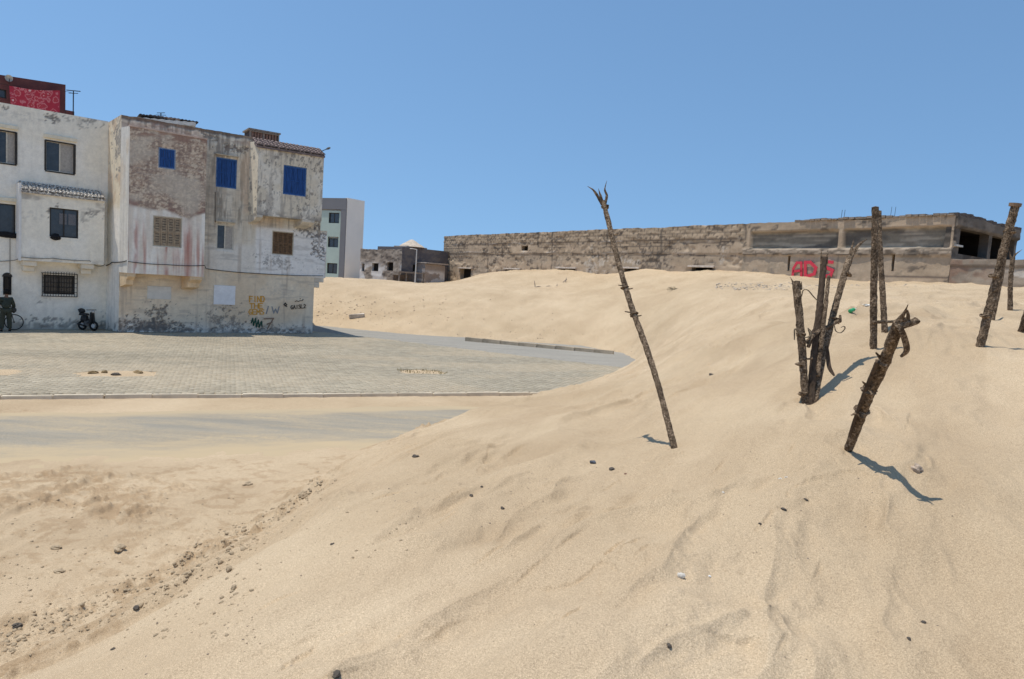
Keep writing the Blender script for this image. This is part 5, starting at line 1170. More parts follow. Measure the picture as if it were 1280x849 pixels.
def bark_mesh(name, pts, r0, r1, seed, parent, mat=None, tip=None, rough=.22, seg=18, ring=.013):
    L = sum(np.linalg.norm(np.array(pts[i + 1]) - np.array(pts[i])) for i in range(len(pts) - 1)); path = np.array(catmull(pts, max(6, int(L / ring)))); n = len(path)
    T = np.gradient(path, axis=0); T /= np.linalg.norm(T, axis=1)[:, None]; ref = np.array([0, 1., 0.05]) if abs(T[0][1]) < .9 else np.array([1., 0, 0])
    X = ref - T * (T @ ref)[:, None]; X /= np.linalg.norm(X, axis=1)[:, None]; Yv = np.cross(T, X)
    s = np.linspace(0, 1, n)[:, None]; a = np.linspace(0, 2 * pi, seg, endpoint=False)[None]
    ang = np.cos(a) * 2.2 + 5, np.sin(a) * 2.2 + 5; z_ = s * L
    nz_ = fbm(ang[0] + z_ * 14, ang[1] * 1.0 - z_ * 9, 4, seed, .65) - .5; flk = ss(.56, .66, vn(ang[0] * 1.2 + z_ * 30, ang[1] * 1.2 + z_ * 3, seed + 5))
    big = fbm(z_ * 3 + seed, ang[0] * .4, 2, seed + 9) - .5; notch = ss(.62, .72, vn(z_ * 22 + seed, ang[0] * .5, seed + 12))
    rad = .84 * (r0 + (r1 - r0) * s) * (1 + rough * 1.5 * nz_ + .09 * flk + .22 * big - .07 * notch)
    if tip: rad = rad * np.interp(s, [0, 1 - tip, 1], [1, 1, .25])
    P = path[:, None] + (X[:, None] * np.cos(a)[..., None] + Yv[:, None] * np.sin(a)[..., None]) * rad[..., None]
    idx = np.arange(n * seg).reshape(n, seg); nx = np.roll(idx, -1, 1)
    q = np.stack([idx[:-1], nx[:-1], nx[1:], idx[1:]], -1).reshape(-1, 4)
    V = np.concatenate([P.reshape(-1, 3), path[:1], path[-1:] + T[-1:] * rad.mean() * .3]); k0 = n * seg
    me = bpy.data.meshes.new(name); fs = [tuple(f) for f in q] + [(nx[0, i], idx[0, i], k0) for i in range(seg)] + [(idx[-1, i], nx[-1, i], k0 + 1) for i in range(seg)]
    me.from_pydata(V.tolist(), [], [tuple(int(v) for v in f) for f in fs]); me.validate()
    return link(name, me, mat or BARK, parent)
def ribbon(name, pts, w, t, mat, parent, n=18, wdir=None, taper=True):
    path = catmull(pts, n); M_ = MB(); N_ = len(path); prev = None
    for i, p in enumerate(path):
        T = path[min(i + 1, N_ - 1)] - path[max(i - 1, 0)]; T /= np.linalg.norm(T) + 1e-9; W = np.array(wdir if wdir is not None else (0, 1., 0)); W = W - T * (W @ T); W /= np.linalg.norm(W) + 1e-9; Nn = np.cross(T, W)
        ww = w * (1 - .7 * abs(2 * i / (N_ - 1) - 1) ** 3 if taper else 1) / 2
        cur = [p + W * ww + Nn * t / 2, p - W * ww + Nn * t / 2, p - W * ww - Nn * t / 2, p + W * ww - Nn * t / 2]
        k = len(M_.v); M_.v += [tuple(v) for v in cur]
        if i == 0: M_.f.append((k, k + 1, k + 2, k + 3))
        else: M_.f += [(k - 4 + j, k - 4 + (j + 1) % 4, k + (j + 1) % 4, k + j) for j in range(4)]
    k = len(M_.v) - 4; M_.f.append((k + 3, k + 2, k + 1, k)); return M_.build(name, mat, parent, smooth=False)
def knot(parent, p, axis, r, seed, mat=None):
    """ragged collar of torn fibre round a stem"""
    ax = np.array(axis) / np.linalg.norm(axis); r = r * .84; me = rock_mesh('bark_collar', (r, r, r * .5), seed, sub=3, rough=.6); me.materials.append(mat or BARK)
    o = put(me, 'bark_collar', parent, tuple(p)); o.rotation_mode = 'QUATERNION'; o.rotation_quaternion = Vector(ax).to_track_quat('Z', 'Y'); return o
def pole(bpx, tpx, shp, r0, r1, seed, label, mids=(), name='wooden_pole', topY=None, tip=None, mat=None, sink=.25, cat='pole', group=None, rough=.22):
    base = hit(*bpx); T = ond(tpx[0], tpx[1], base[1] + topY) if topY is not None else solve_top(base, tpx, shp)
    root = empty(name, tuple(base), label, cat, group); ax = T - base
    pts = [base - ax / np.linalg.norm(ax) * sink, base]
    for (mx, my, f_) in mids: pts.append(ond(mx, my, base[1] + (T[1] - base[1]) * f_))
    pts.append(T); bark_mesh('shaft', pts, r0, r1, seed, root, tip=tip, mat=mat, rough=rough)
    def at(px, py, f_, dy=0): return ond(px, py, base[1] + (T[1] - base[1]) * f_ + dy)
    return root, base, T, at
# tall thin pole with a three-pronged head
root, b0, T0, at = pole((843, 560), (754, 252), (800, 546), .0345, .034, 3, 'tall thin leaning pole with a three-pronged split head', mids=[(817, 462, .3), (782, 360, .65)])
ax = T0 - b0
for (pts, r0, r1, sd) in (([(753, 256), (748, 247), (742, 238), (734.5, 233)], .022, .010, 1), ([(754, 256), (751, 246), (748, 236)], .024, .010, 2), ([(756, 256), (758.5, 245), (756, 237), (758.5, 226)], .021, .008, 4)):
    bark_mesh('prong', [ond(x, y, T0[1]) for (x, y) in pts], r0, r1, sd, root, tip=.4, ring=.008, seg=10)
knot(root, ond(757, 259, T0[1]), ax, .055, 7); knot(root, at(781, 360, .65), ax, .045, 8); knot(root, at(792, 393, .54), ax, .05, 9)
for (x, y, f_, dx) in ((779, 358, .65, -6), (787, 391, .54, -6), (795, 396, .53, 7), (786, 362, .64, 5)): bark_mesh('stub', [at(x - dx * .6, y, f_), at(x + dx, y - 1.5, f_)], .012, .006, int(x), root, ring=.006, seg=8)
# leaning pole with pointed, cupped head
root, b2, T2, at = pole((1060, 563), (1124, 404), None, .036, .044, 13, 'thick leaning stump of a pole with pointed cupped head and hanging strip', topY=-.85, mids=[(1082, 505, .36), (1100, 465, .6)])
ax = T2 - b2; Tt = at(1135, 381, 1.13)
bark_mesh('tip', [at(1112, 431, .82), at(1117, 418, .92), at(1124, 402, 1.0), at(1130, 392, 1.06), Tt], .047, .012, 14, root, tip=.5)
bark_mesh('cup', [at(1123, 408, 1.0), at(1133, 405, 1.02), at(1144, 402, 1.02), at(1147, 400, 1.02)], .030, .026, 15, root, seg=12, ring=.008)
bark_mesh('cup_tooth', [at(1128, 400, 1.02), at(1135, 398, 1.03), at(1134, 388, 1.06)], .022, .008, 35, root, seg=10, ring=.008)
ribbon('hanging_strip', [at(1118, 406, 1.0, -.04), at(1126, 412, 1.0, -.05), at(1132, 428, .96, -.04), at(1133, 439, .93, -.03), at(1126, 446, .9, -.02)], .036, .014, BARK, root, 26, wdir=(1, 0, .2))
knot(root, at(1086, 488, .46), ax, .062, 16); knot(root, at(1076, 514, .31), ax, .066, 17); knot(root, at(1104, 452, .68), ax, .055, 47)
for (a_, b_, f_) in (((1083, 482), (1078, 477), .48), ((1090, 490), (1097, 489), .46), ((1071, 516), (1064, 519), .3), ((1081, 510), (1087, 514), .3), ((1100, 447), (1095, 441), .68)): bark_mesh('stub', [at(*a_, f_, -.02), at(*b_, f_, -.04)], .014, .007, int(a_[0]), root, ring=.006, seg=8)
bark_mesh('split_bark_strip', [at(1097, 452, .66, -.035), at(1085, 480, .48, -.045), at(1073, 512, .3, -.04), at(1062, 545, .1, -.035)], .018, .014, 48, root, mat=BARKD, seg=10)
# group of three poles leaning together
rA, bA, TA, atA = pole((1007, 504), (995, 352), (1064, 484), .046, .050, 23, 'short split pole with jagged top, left one of the cluster of three', mids=[(1004, 455, .3), (1000, 405, .65)], mat=BARK)
bark_mesh('splinter', [atA(996, 362, .92), atA(992, 354, 1), atA(987.5, 346, 1.05)], .026, .007, 24, rA, tip=.5, seg=10, ring=.008); bark_mesh('splinter', [atA(1000, 362, .93), atA(1002, 352, 1)], .024, .010, 25, rA, tip=.5, seg=10, ring=.008)
rB, bB, TB, atB = pole((1013, 504), (1030, 322), (1064, 466), .050, .040, 26, 'dark straight pole in the middle of the cluster of three, ragged on top', mids=[(1018, 440, .35), (1025, 380, .7)], mat=BARKD, rough=.16)
bark_mesh('splinter', [atB(1027, 330, .96), atB(1026.5, 312, 1.04)], .018, .008, 27, rB, tip=.5, seg=8, ring=.008); bark_mesh('splinter', [atB(1033, 330, .96), atB(1035, 311, 1.04)], .020, .007, 28, rB, tip=.5, seg=8, ring=.008)
bark_mesh('bark_strip', [atB(1022, 470, .2, -.03), atB(1030, 400, .55, -.03), atB(1036, 345, .88, -.02)], .030, .024, 29, rB, seg=12)
rC, bC, TC, atC = pole((1018, 502), (1062, 322), (1087, 448), .040, .042, 30, 'gnarled pole forking at its top, right one of the cluster of three', mids=[(1028, 450, .3), (1041, 395, .6), (1052, 355, .8)])
bark_mesh('fork', [atC(1060, 332, .95), atC(1064, 315, 1.03), atC(1067, 300, 1.1)], .036, .012, 31, rC, tip=.4, seg=12, ring=.009)
bark_mesh('fork', [atC(1062, 325, .98), atC(1069, 312, 1.04), atC(1076, 304, 1.08), atC(1084, 299, 1.1)], .030, .014, 32, rC, tip=.3, seg=12, ring=.009)
knot(rC, atC(1057, 343, .88), TC - bC, .062, 33); knot(rC, atC(1044, 400, .58), TC - bC, .07, 34)
bark_mesh('stub', [atC(1044, 398, .6, -.03), atC(1050, 402, .58, -.05), atC(1050, 394, .6, -.05)], .022, .014, 36, rC, seg=10, ring=.008)
bark_mesh('cross_tie', [atA(1008, 428, .5, -.05), atB(1022, 415, .5, -.06), atC(1036, 408, .54, -.06), atC(1048, 401, .58, -.06)], .022, .026, 37, rC, seg=12, ring=.01)
ribbon('fibre_curl', [atC(1043, 407, .55, -.05), atC(1045, 414, .5, -.05), atC(1051, 416, .5, -.05), atC(1056, 411, .5, -.05), atC(1055, 408, .52, -.05), atC(1051, 409.5, .52, -.05)], .022, .006, STRAP, rC, 30)
ribbon('hanging_strip', [atC(1034, 432, .4, -.05), atC(1035, 448, .35, -.05), atC(1037, 460, .3, -.06), atC(1043, 470, .25, -.06)], .045, .01, BARKD, rC, 20, wdir=(1, 0, 0))
ribbon('fibre_curl', [atA(1002, 371, .85, -.04), atA(1004, 363, .9, -.05), atA(1010, 363, .9, -.06), atA(1017, 371, .86, -.07), atA(1025, 379, .82, -.08)], .020, .007, STRAP, rA, 26)
ribbon('fibre_band', [atA(993, 425, .48, -.05), atA(994, 411, .55, -.06), atA(1003, 421, .5, -.075), atA(1012, 420, .5, -.06), atA(1010, 410, .58, -.03)], .030, .008, STRAP, rA, 30)
ribbon('fibre_curl', [atA(1010, 410, .55, -.05), atA(1014, 416, .52, -.06), atA(1011, 430, .45, -.06), atA(1006, 427, .47, -.06)], .022, .006, STRAP, rA, 20)
bark_mesh('wedge', [atB(1018, 413, .5, -.05), atB(1014, 424, .45, -.06), atB(1010, 434, .4, -.05)], .030, .022, 38, rB, mat=BARKD, seg=10, ring=.01)
knot(rA, atA(1001, 455, .3), TA - bA, .058, 39); knot(rA, atA(1004, 492, .07), TA - bA, .062, 40); knot(rA, atA(1001, 418, .55), TA - bA, .062, 41)
bark_mesh('stub', [atA(1009, 449, .33, -.03), atA(1016, 448, .33, -.04)], .012, .012, 42, rA, seg=8, ring=.008)
# upright pair joined by a rail
rD, bD, TD, atD = pole((1092, 436), (1094, 259), (1143, 431), .051, .046, 50, 'straight upright pole, nearer one of the pair joined by a rail', mids=[(1092, 380, .3), (1093, 320, .65)])
rE, bE, TE, atE = pole((1106, 416), (1099, 264), (1125, 408), .050, .036, 51, 'thinner pole standing close behind the straight upright one', mids=[(1103, 360, .4), (1100, 310, .7)], topY=.3)
bark_mesh('rail', [atD(1090, 403, .18, -.05), atD(1104, 402.5, .2, 0), atD(1124, 402, .2, .05)], .024, .020, 52, rD, seg=12, ring=.012)
# right-hand poles
rF, bF, TF, atF = pole((1225, 433), (1269, 256), None, .056, .052, 60, 'thick leaning pole with a flat sawn top in front of the ruin corner', mids=[(1238, 380, .3), (1254, 315, .65)], topY=-.15)
M_ = MB(); M_.tube([TF - (TF - bF) * .012, TF + (TF - bF) * .01], [.062, .064], 14); M_.build('sawn_top', simple('sawn_wood', (.22, .15, .10), .9, 0, 20, .4, .4, .01), rF)
for (x, y, f_, r_) in ((1231, 395, .2, .068), (1243, 345, .5, .07), (1262, 290, .8, .066)): knot(rF, atF(x, y, f_), TF - bF, r_, int(x))
pole((1240.5, 400), (1259, 312), None, .050, .040, 61, 'broken pole half hidden behind the thick leaning one', topY=.1, tip=.2)
rH, bH, TH_, atH = pole((1262.5, 388), (1266, 322), None, .058, .050, 62, 'short dark stump with two prongs near the right edge', mids=[(1263, 355, .5)], topY=.0)
bark_mesh('prong', [atH(1267, 330, .95), atH(1268, 320, 1), atH(1277.5, 312, 1.1)], .03, .014, 63, rH, tip=.4, seg=10, ring=.01); bark_mesh('prong', [atH(1265, 330, .95), atH(1262, 314, 1.1)], .03, .014, 64, rH, tip=.4, seg=10, ring=.01)
pole((1276, 415), (1290, 372), None, .048, .045, 65, 'leaning pole cut off by the right edge of the view', topY=-.2)

# ================================================================== STONES AND LITTER
SDK = simple('dark_pebble', (.10, .085, .07), .8, 0, 30, .4, .4, .004); SLT = simple('pale_pebble', (.58, .54, .47), .8, 0, 25, .25, .4, .004); SRD = simple('flecked_rock', (.42, .33, .25), .85, 0, 22, .6, .8, .01)
CLOD = simple('damp_sand_clod', (.40, .31, .205), .95, 0, 20, .35, .8, .01)
def stone(px, py, wpx, label, mat, seed, squash=.6, cat='stone', name='stone', group=None):
    p = hit(px, py); r_ = wpx / 2 * p[1] / F; me = rock_mesh(name, (r_, r_ * .75, r_ * squash), seed, sub=3, rough=.6); me.materials.append(mat)
    o = put(me, name, None, (p[0], p[1], p[2] + r_ * squash * .3), seed * .7); tag(o, label, cat, group); return o
stone(741, 579, 9, 'dark bluish pebble on the dune below the tall thin pole', simple('blue_pebble', (.10, .11, .13), .7, 0, 30, .3, .3, .003), 1)
stone(765, 587, 9, 'flat dark pebble just right of the bluish one below the tall pole', SDK, 2, .4); stone(782, 593, 4, 'tiny reddish pebble right of the two dark ones below the tall pole', simple('red_pebble', (.25, .15, .10), .8), 3)
stone(851, 722, 10, 'pale grey upright pebble on the lower middle of the dune', SLT, 4, 1.0); stone(887, 721, 5, 'small white shell fragment right of the pale grey pebble', simple('shell', (.8, .78, .72), .7), 5)
stone(1146, 588, 15, 'flecked brown and white rock beside the leaning stump shadow', SRD, 6, .8); stone(979, 637, 8, 'dark slanting chip of stone below the cluster of poles', SDK, 7, .5)
stone(1007, 625, 5, 'small dark pebble right of the slanting chip', SDK, 8); stone(950, 655, 4, 'tiny dark pebble left of the slanting chip', SDK, 9); stone(1155, 779, 8, 'flat dark pebble low on the right of the dune', SDK, 10, .5)
stone(1136, 800, 6, 'round black pebble below the flat dark one on the right', SDK, 11, .9); stone(975, 599, 5, 'white chip below the foot of the cluster of poles', SLT, 12); stone(983, 597, 4, 'second white chip right beside the first below the cluster', SLT, 13)
stone(904, 616, 4, 'white speck of shell left of the white chips', SLT, 14); stone(836, 808, 9, 'brown pebble at the bottom centre of the dune', SDK, 15, .6); stone(889, 469, 7, 'dark pebble on the dune between tall pole and cluster', SDK, 17, .5)
stone(519, 571, 9, 'dark slanting chip high on the dune edge above the street', SDK, 18, .4); stone(415, 681, 7, 'dark pebble on the left flank of the dune', SDK, 19, .5); stone(293, 736, 9, 'brown clump standing on the left flank of the dune', CLOD, 20, .8)
stone(287, 714, 12, 'dark crumbling clod at the edge of the trodden strip', CLOD, 21, .8); stone(170, 761, 9, 'dark pebble in the lower left sand', SDK, 22, .7); stone(142, 812, 6, 'small dark pebble near the bottom left', SDK, 23)
stone(378, 622, 14, 'rough dark clod at the dune foot nearest the street', CLOD, 24, .8); stone(150, 686, 16, 'broad crumbling clod in the trodden sand at the left', CLOD, 25, .5); stone(75, 715, 14, 'flat crumbling clod in the lower left trodden sand', CLOD, 26, .45)
stone(70, 686, 12, 'brown clod left of the broad crumbling one', CLOD, 27, .5); stone(310, 606, 12, 'low flat clod on the sandy verge of the street', CLOD, 28, .4); stone(22, 783, 14, 'dark dried clod at the left edge of the sand', SDK, 29, .4)
stone(64, 790, 8, 'small brown clod right of the dark dried one', CLOD, 30, .7); stone(420, 844, 16, 'rough root-like clump at the bottom edge of the sand', SDK, 31, .5); stone(1172, 783, 3, 'tiny grain of stone beside the flat dark pebble', SDK, 32)
stone(602, 609, 4, 'small dark pebble on the middle slope of the dune', SDK, 33); stone(628, 636, 6, 'dark pebble in the crumbs of the middle slope', SDK, 34, .7); stone(589, 620, 6, 'dark chip above the crumbs of the middle slope', SDK, 35, .5)
# green bottle and white scrap
GB = simple('green_plastic', (.03, .33, .12), .35, 0, 5, .2, 0, spec=.5)
p = hit(1065, 392); d = np.array([.80, .45, .30]); d /= np.linalg.norm(d); L = .16
bt_ = empty('green_bottle', tuple(p), 'crushed green plastic bottle lying on the sand right of the pole cluster', 'bottle')
M_ = MB(); q0 = p + np.array([-.05, 0, .035]); M_.tube([q0, q0 + d * .01, q0 + d * L * .35, q0 + d * L * .5, q0 + d * L * .72, q0 + d * L * .86, q0 + d * L], [.02, .036, .037, .030, .036, .014, .013], 12); M_.build('bottle_body', GB, bt_)
M_ = MB(); M_.tube([q0 + d * L * 1.002, q0 + d * (L + .016)], [.016, .016], 10); M_.build('cap', simple('white_plastic', (.75, .75, .72), .5), bt_)
p = hit(1084, 383); V = []; n = 7
me = rock_mesh('paper_scrap', (.07, .05, .03), 44, sub=3, rough=1.0); me.materials.append(simple('white_paper', (.78, .76, .70), .8, 0, 12, .1)); tag(put(me, 'paper_scrap', None, (p[0], p[1], p[2] + .02), .3), 'crumpled white scrap on the sand left of the upright pair of poles', 'paper scrap')

def scatter(name, label, regions, mat, kind='stuff', sub=1, seed=0, cat=None, bury=.0):
    """regions: (polygon-ish sampler in photo pixels -> ground points), sizes in metres"""
    r_ = np.random.default_rng(seed); base_ = []
    for k in range(6):
        me = rock_mesh('tmp', (1, .8, .6), seed + k, sub=sub, rough=.7); v = np.array([tuple(x.co) for x in me.vertices]); f = np.array([tuple(p.vertices) for p in me.polygons]); base_.append((v, f)); bpy.data.meshes.remove(me)
    VV = []; FF = []; k0 = 0
    for (xs, ys, n, smin, smax) in regions:
        px = np.asarray(xs(r_, n)); py = np.asarray(ys(r_, n, px)); 
        for i in range(n):
            P = hit_fast(px[i], py[i]); s_ = smin * (smax / smin) ** (r_.random() ** 2.2); v, f = base_[r_.integers(6)]; a = r_.random() * 6.28; c_, s__ = cos(a), sin(a)
            w = np.stack([v[:, 0] * c_ - v[:, 1] * s__, v[:, 0] * s__ + v[:, 1] * c_, v[:, 2]], -1) * s_ + np.array([P[0], P[1], P[2] + s_ * bury]); VV.append(w); FF.append(f + k0); k0 += len(v)
    me = mesh_np(name, np.concatenate(VV), np.concatenate(FF)); o = link(name, me, mat); tag(o, label, cat, kind=kind); return o
# quick ray-ground lookup through a coarse table
_tx = np.linspace(-20, 1300, 133); _ty = np.linspace(350, 860, 171); _tab = np.zeros((len(_ty), len(_tx)))
_ts = np.exp(np.linspace(math.log(1.6), math.log(75), 700))
for j, yy in enumerate(_ty):
    D_ = np.stack([ray(xx, yy) for xx in _tx]); P_ = CO + D_[:, None] * _ts[None, :, None]; hh_ = height(P_[..., 0], P_[..., 1]); below = P_[..., 2] < hh_; k = np.argmax(below, 1); k[~below.any(1)] = len(_ts) - 1; _tab[j] = _ts[k]
def hit_fast(px, py):
    i = int(np.clip((px + 20) / 10, 0, 131)); j = int(np.clip((py - 350) / 3, 0, 169)); fx = np.clip((px + 20) / 10 - i, 0, 1); fy = np.clip((py - 350) / 3 - j, 0, 1)
    t = (_tab[j, i] * (1 - fx) + _tab[j, i + 1] * fx) * (1 - fy) + (_tab[j + 1, i] * (1 - fx) + _tab[j + 1, i + 1] * fx) * fy
    P = CO + ray(px, py) * t; P[2] = H(P[0], P[1]); return P
uni = lambda a, b_: (lambda r, n: r.uniform(a, b_, n)); ny = lambda a, b_: (lambda r, n, px: r.uniform(a, b_, n))
foot = lambda off, sp: (lambda r, n, px: np.interp(px, [0, 100, 300, 420, 500], [800, 765, 672, 592, 552]) + off + r.normal(0, sp, n))
scatter('sand_crumbs', 'crumbled clods of damp sand strewn along the foot of the dune', [(uni(0, 420), foot(8, 12), 900, .005, .032), (uni(220, 400), foot(0, 8), 500, .005, .04), (uni(0, 330), ny(620, 800), 700, .005, .022), (uni(330, 520), ny(600, 700), 70, .006, .018)], CLOD, seed=5)
scatter('gravel', 'small dark and pale pebbles sprinkled over the dune', [(uni(480, 700), ny(590, 660), 90, .004, .010), (uni(400, 1280), ny(460, 849), 150, .002, .006), (uni(900, 1130), ny(560, 700), 60, .003, .009), (uni(0, 400), ny(600, 849), 160, .003, .009), (uni(640, 760), ny(580, 612), 50, .004, .009)], simple('mixed_gravel', (.24, .19, .14), .85, 0, 3, .8), seed=9)
scatter('bank_rubble', 'broken stones and crumbs scattered on the far sand bank', [(uni(395, 560), ny(368, 408), 260, .02, .09), (uni(395, 470), ny(375, 400), 130, .02, .10), (uni(560, 700), ny(372, 432), 120, .015, .06), (uni(560, 740), ny(408, 432), 90, .015, .06), (uni(690, 800), ny(430, 462), 40, .01, .05)], simple('bank_stone', (.42, .33, .24), .9, 0, 2, .5), seed=13)
scatter('ruin_rubble', 'pale rubble spread over the sand in front of the ruined warehouse', [(uni(895, 990), ny(354, 363), 220, .03, .11), (uni(990, 1050), ny(356, 362), 70, .03, .08), (uni(1060, 1190), ny(356, 360), 50, .03, .08)], simple('ruin_stone', (.44, .37, .29), .9, 0, 1, .45), seed=17)
scatter('slope_marks', 'dark crumbs trailing down the dune left of the pole cluster', [(uni(860, 905), lambda r, n, px: 408 - (px - 860) * .75 + r.normal(0, 4, n), 60, .008, .02), (uni(690, 790), ny(440, 490), 50, .008, .03)], simple('slope_crumb', (.24, .18, .12), .9, 0, 2, .4), seed=19)
# block, bush, twigs
p0_, p1_ = hit(437, 399), hit(455, 395); a = math.atan2(p1_[1] - p0_[1], p1_[0] - p0_[0]); me = beveled_block('concrete_block', .95, .32, .26, simple('pale_block', (.55, .48, .40), .9, 0, 4, .35, .6, .02), 5, .02, .03)
tag(put(me, 'concrete_block', None, ((p0_[0] + p1_[0]) / 2, (p0_[1] + p1_[1]) / 2, (p0_[2] + p1_[2]) / 2 + .1), .25, .1, -.15), 'pale concrete block lying on the far sand bank near the weathered house', 'concrete block')
def bush(px, py, w_, h_, name, label, n, mat, cat, green=True):
    p = hit(px, py); root = empty(name, tuple(p), label, cat); s = p[1] / F; M_ = MB()
    for i in range(6):
        a = random.uniform(0, 6.28); M_.tube([p, p + np.array([cos(a) * w_ * s * .4, sin(a) * w_ * s * .3, h_ * s * random.uniform(.4, .9)])], [.012, .005], 5)
    tag(M_.build('stem', WOODD, root), kind='stuff'); M_ = MB()
    for i in range(n):
        a = random.uniform(0, 6.28); r_ = random.random() ** .5; c_ = p + np.array([cos(a) * w_ * s * .5 * r_, sin(a) * w_ * s * .4 * r_, h_ * s * (1 - r_ * r_) * random.uniform(.2, 1)]); d1 = np.array([random.gauss(0, 1) for _ in range(3)]); d1 /= np.linalg.norm(d1); d2 = np.cross(d1, [0, 0, 1]); l_ = random.uniform(.03, .07)
        M_.add([c_, c_ + d1 * l_ + d2 * l_ * .3, c_ + d1 * l_ * 1.8, c_ + d1 * l_ - d2 * l_ * .3], [(0, 1, 2, 3)])
    tag(M_.build('foliage', mat, root), kind='stuff')
bush(841, 362.5, 14, 4.5, 'low_bush', 'small low olive-green bush on the ridge before the warehouse', 260, simple('olive_leaf', (.09, .085, .04), .9, 0, 6, .4, 0), 'bush')
def twigs(px, py, label, sticks):
    p = hit(px, py); root = empty('dry_twigs', tuple(p), label, 'twigs')
    for (a, b_, c_, d_) in sticks:
        q0 = ond(a, b_, p[1]); q1 = ond(c_, d_, p[1] + .1); M_ = MB(); M_.tube([q0, (q0 + q1) / 2 + np.array([0, 0, .04]), q1], [.035, .03, .015], 5); M_.build('twig', WOODD, root)
twigs(670, 359, 'thin upright dry twigs poking from the sand mound before the ruin', [(669, 360, 668, 351), (670, 359, 676, 358.5)])
twigs(696, 358, 'low dry twigs on the mound right of the upright one', [(696, 360, 696.5, 355), (682, 358.5, 690, 358)]); twigs(705, 353, 'slanting dry twig high on the sand mound', [(703, 354, 709, 349), (707, 353, 708, 347)])
# broken pavers and stones in the bare pits of the square
for (k, (px, py, w_, lb)) in enumerate([(145, 469.5, 12, 'broken dark slab end in the bare pit of the square nearest the houses'), (117, 467, 10, 'brown lump at the left end of the bare pit in the square'), (172, 466.5, 13, 'brown lump at the right end of the bare pit in the square'), (130, 466, 8, 'small brown lump beside the broken slab end in the pit')]):
    p = onz(px, py, -.01); r_ = w_ / 2 * p[1] / F; me = rock_mesh('pit_stone', (r_, r_ * .8, .07), 60 + k, sub=3, rough=.6); me.materials.append(SDK if k == 0 else simple('pit_soil', (.24, .17, .09), .95, 0, 9, .5, .6, .02)); tag(put(me, 'pit_stone', None, (p[0], p[1], .0), k), lb, 'stone')
def pit_sand(center, a, b_, seed, label):
    n = 46; V = []; 
    for j in range(n):
        for i in range(n):
            s = (i / (n - 1) - .5) * 2; t = (j / (n - 1) - .5) * 2; e = 1 - min(1, (s * s + t * t)) ; nn = float(fbm(np.array([s * 3 + seed]), np.array([t * 3]), 4, seed)[0]); x, y = st_xy(center[0] + s * a * 1.25, center[1] + t * b_ * 1.3)
            V.append((x, y, -.036 + .035 * min(1, e * 3) * (.35 + nn * 1.1) + .02 * max(0, nn - .5)))
    idx = np.arange(n * n).reshape(n, n); q = np.stack([idx[:-1, :-1], idx[:-1, 1:], idx[1:, 1:], idx[1:, :-1]], -1).reshape(-1, 4); o = link('sand_patch', mesh_np('sand_patch', V, q, np.ones((len(V), 3)), smooth=True), SAND); tag(o, label, kind='stuff')
for k, (p, a, b_) in enumerate(PITS): pit_sand(kerb_st(p[0], p[1]), a, b_, k, 'sand drifted over a bare pit in the paving')
M_ = MB(); r_ = random.Random(3)
pc = onz(527, 465)
for i in range(160):
    a = r_.uniform(0, 6.28); q = r_.random() ** .5; x = pc[0] + cos(a) * q * .95; y = pc[1] + sin(a) * q * .55; h_ = r_.uniform(.03, .09); dx = r_.gauss(0, .04); M_.add([(x, y, -.02), (x + .02, y, -.02), (x + dx, y + r_.gauss(0, .03), h_)], [(0, 1, 2)])
tag(M_.build('dry_grass', simple('dry_weed', (.22, .18, .07), .9, 0, 6, .4, 0)), 'dry weeds in the bare pit at the middle of the square', kind='stuff')

# ================================================================== PERSON AND BICYCLE
def skin_fig(name, verts, edges, radii, mat, parent, sub=2):
    me = bpy.data.meshes.new(name); me.from_pydata([tuple(map(float, v)) for v in verts], edges, []); o = link(name, me, mat, parent)
    o.modifiers.new('skin', 'SKIN'); 
    for i, r_ in enumerate(radii):
        sv = me.skin_vertices[0].data[i]; sv.radius = r_ if isinstance(r_, tuple) else (r_, r_)
    me.skin_vertices[0].data[0].use_root = True
    s_ = o.modifiers.new('sub', 'SUBSURF'); s_.levels = sub; s_.render_levels = sub; return o
ub, _z = WF.uz(17.5, 402, .45); up_, _z = WF.uz(7.5, 412, .85)
man_p = WF.pt(up_, 0, .85); man = empty('person', tuple(man_p), 'person in dark green jacket and trousers standing with a bicycle at the white wall', 'person')
def mp(u, o, z): return WF.pt(up_ + u, z, .85 + o)      # o>0 towards the viewer
SKN = simple('skin_tone', (.23, .13, .085), .6, 0, 10, .15, .1); JKT = simple('dark_green_jacket', (.045, .055, .045), .9, 0, 12, .3, .4, .01); TRS = simple('dark_green_trousers', (.055, .060, .045), .9, 0, 12, .3, .4, .01); SHO = simple('black_shoe', (.025, .022, .02), .6)
vs = [mp(0, 0, .92), mp(0, 0, 1.12), mp(.01, -.03, 1.34), mp(.02, -.06, 1.42), mp(.03, -.09, 1.50), mp(.03, -.12, 1.60), mp(.035, -.12, 1.665),
      mp(.17, -.03, 1.33), mp(.26, -.08, 1.08), mp(.30, -.28, .98), mp(.32, -.36, .97), mp(-.16, -.02, 1.33), mp(-.24, -.05, 1.07), mp(-.20, -.26, .95), mp(-.19, -.33, .94),
      mp(.09, 0, .86), mp(.11, -.03, .48), mp(.12, .03, .09), mp(-.09, 0, .86), mp(-.13, .01, .48), mp(-.15, .06, .09), mp(.13, -.10, .04), mp(-.16, -.07, .04)]
es = [(0, 1), (1, 2), (2, 3), (3, 4), (4, 5), (5, 6), (2, 7), (7, 8), (8, 9), (9, 10), (2, 11), (11, 12), (12, 13), (13, 14), (0, 15), (15, 16), (16, 17), (0, 18), (18, 19), (19, 20), (17, 21), (20, 22)]
ra = [.06, .06, .07, .045, .062, .085, .06, .04, .035, .033, .03, .04, .035, .033, .03, .05, .04, .035, .05, .04, .035, .035, .035]
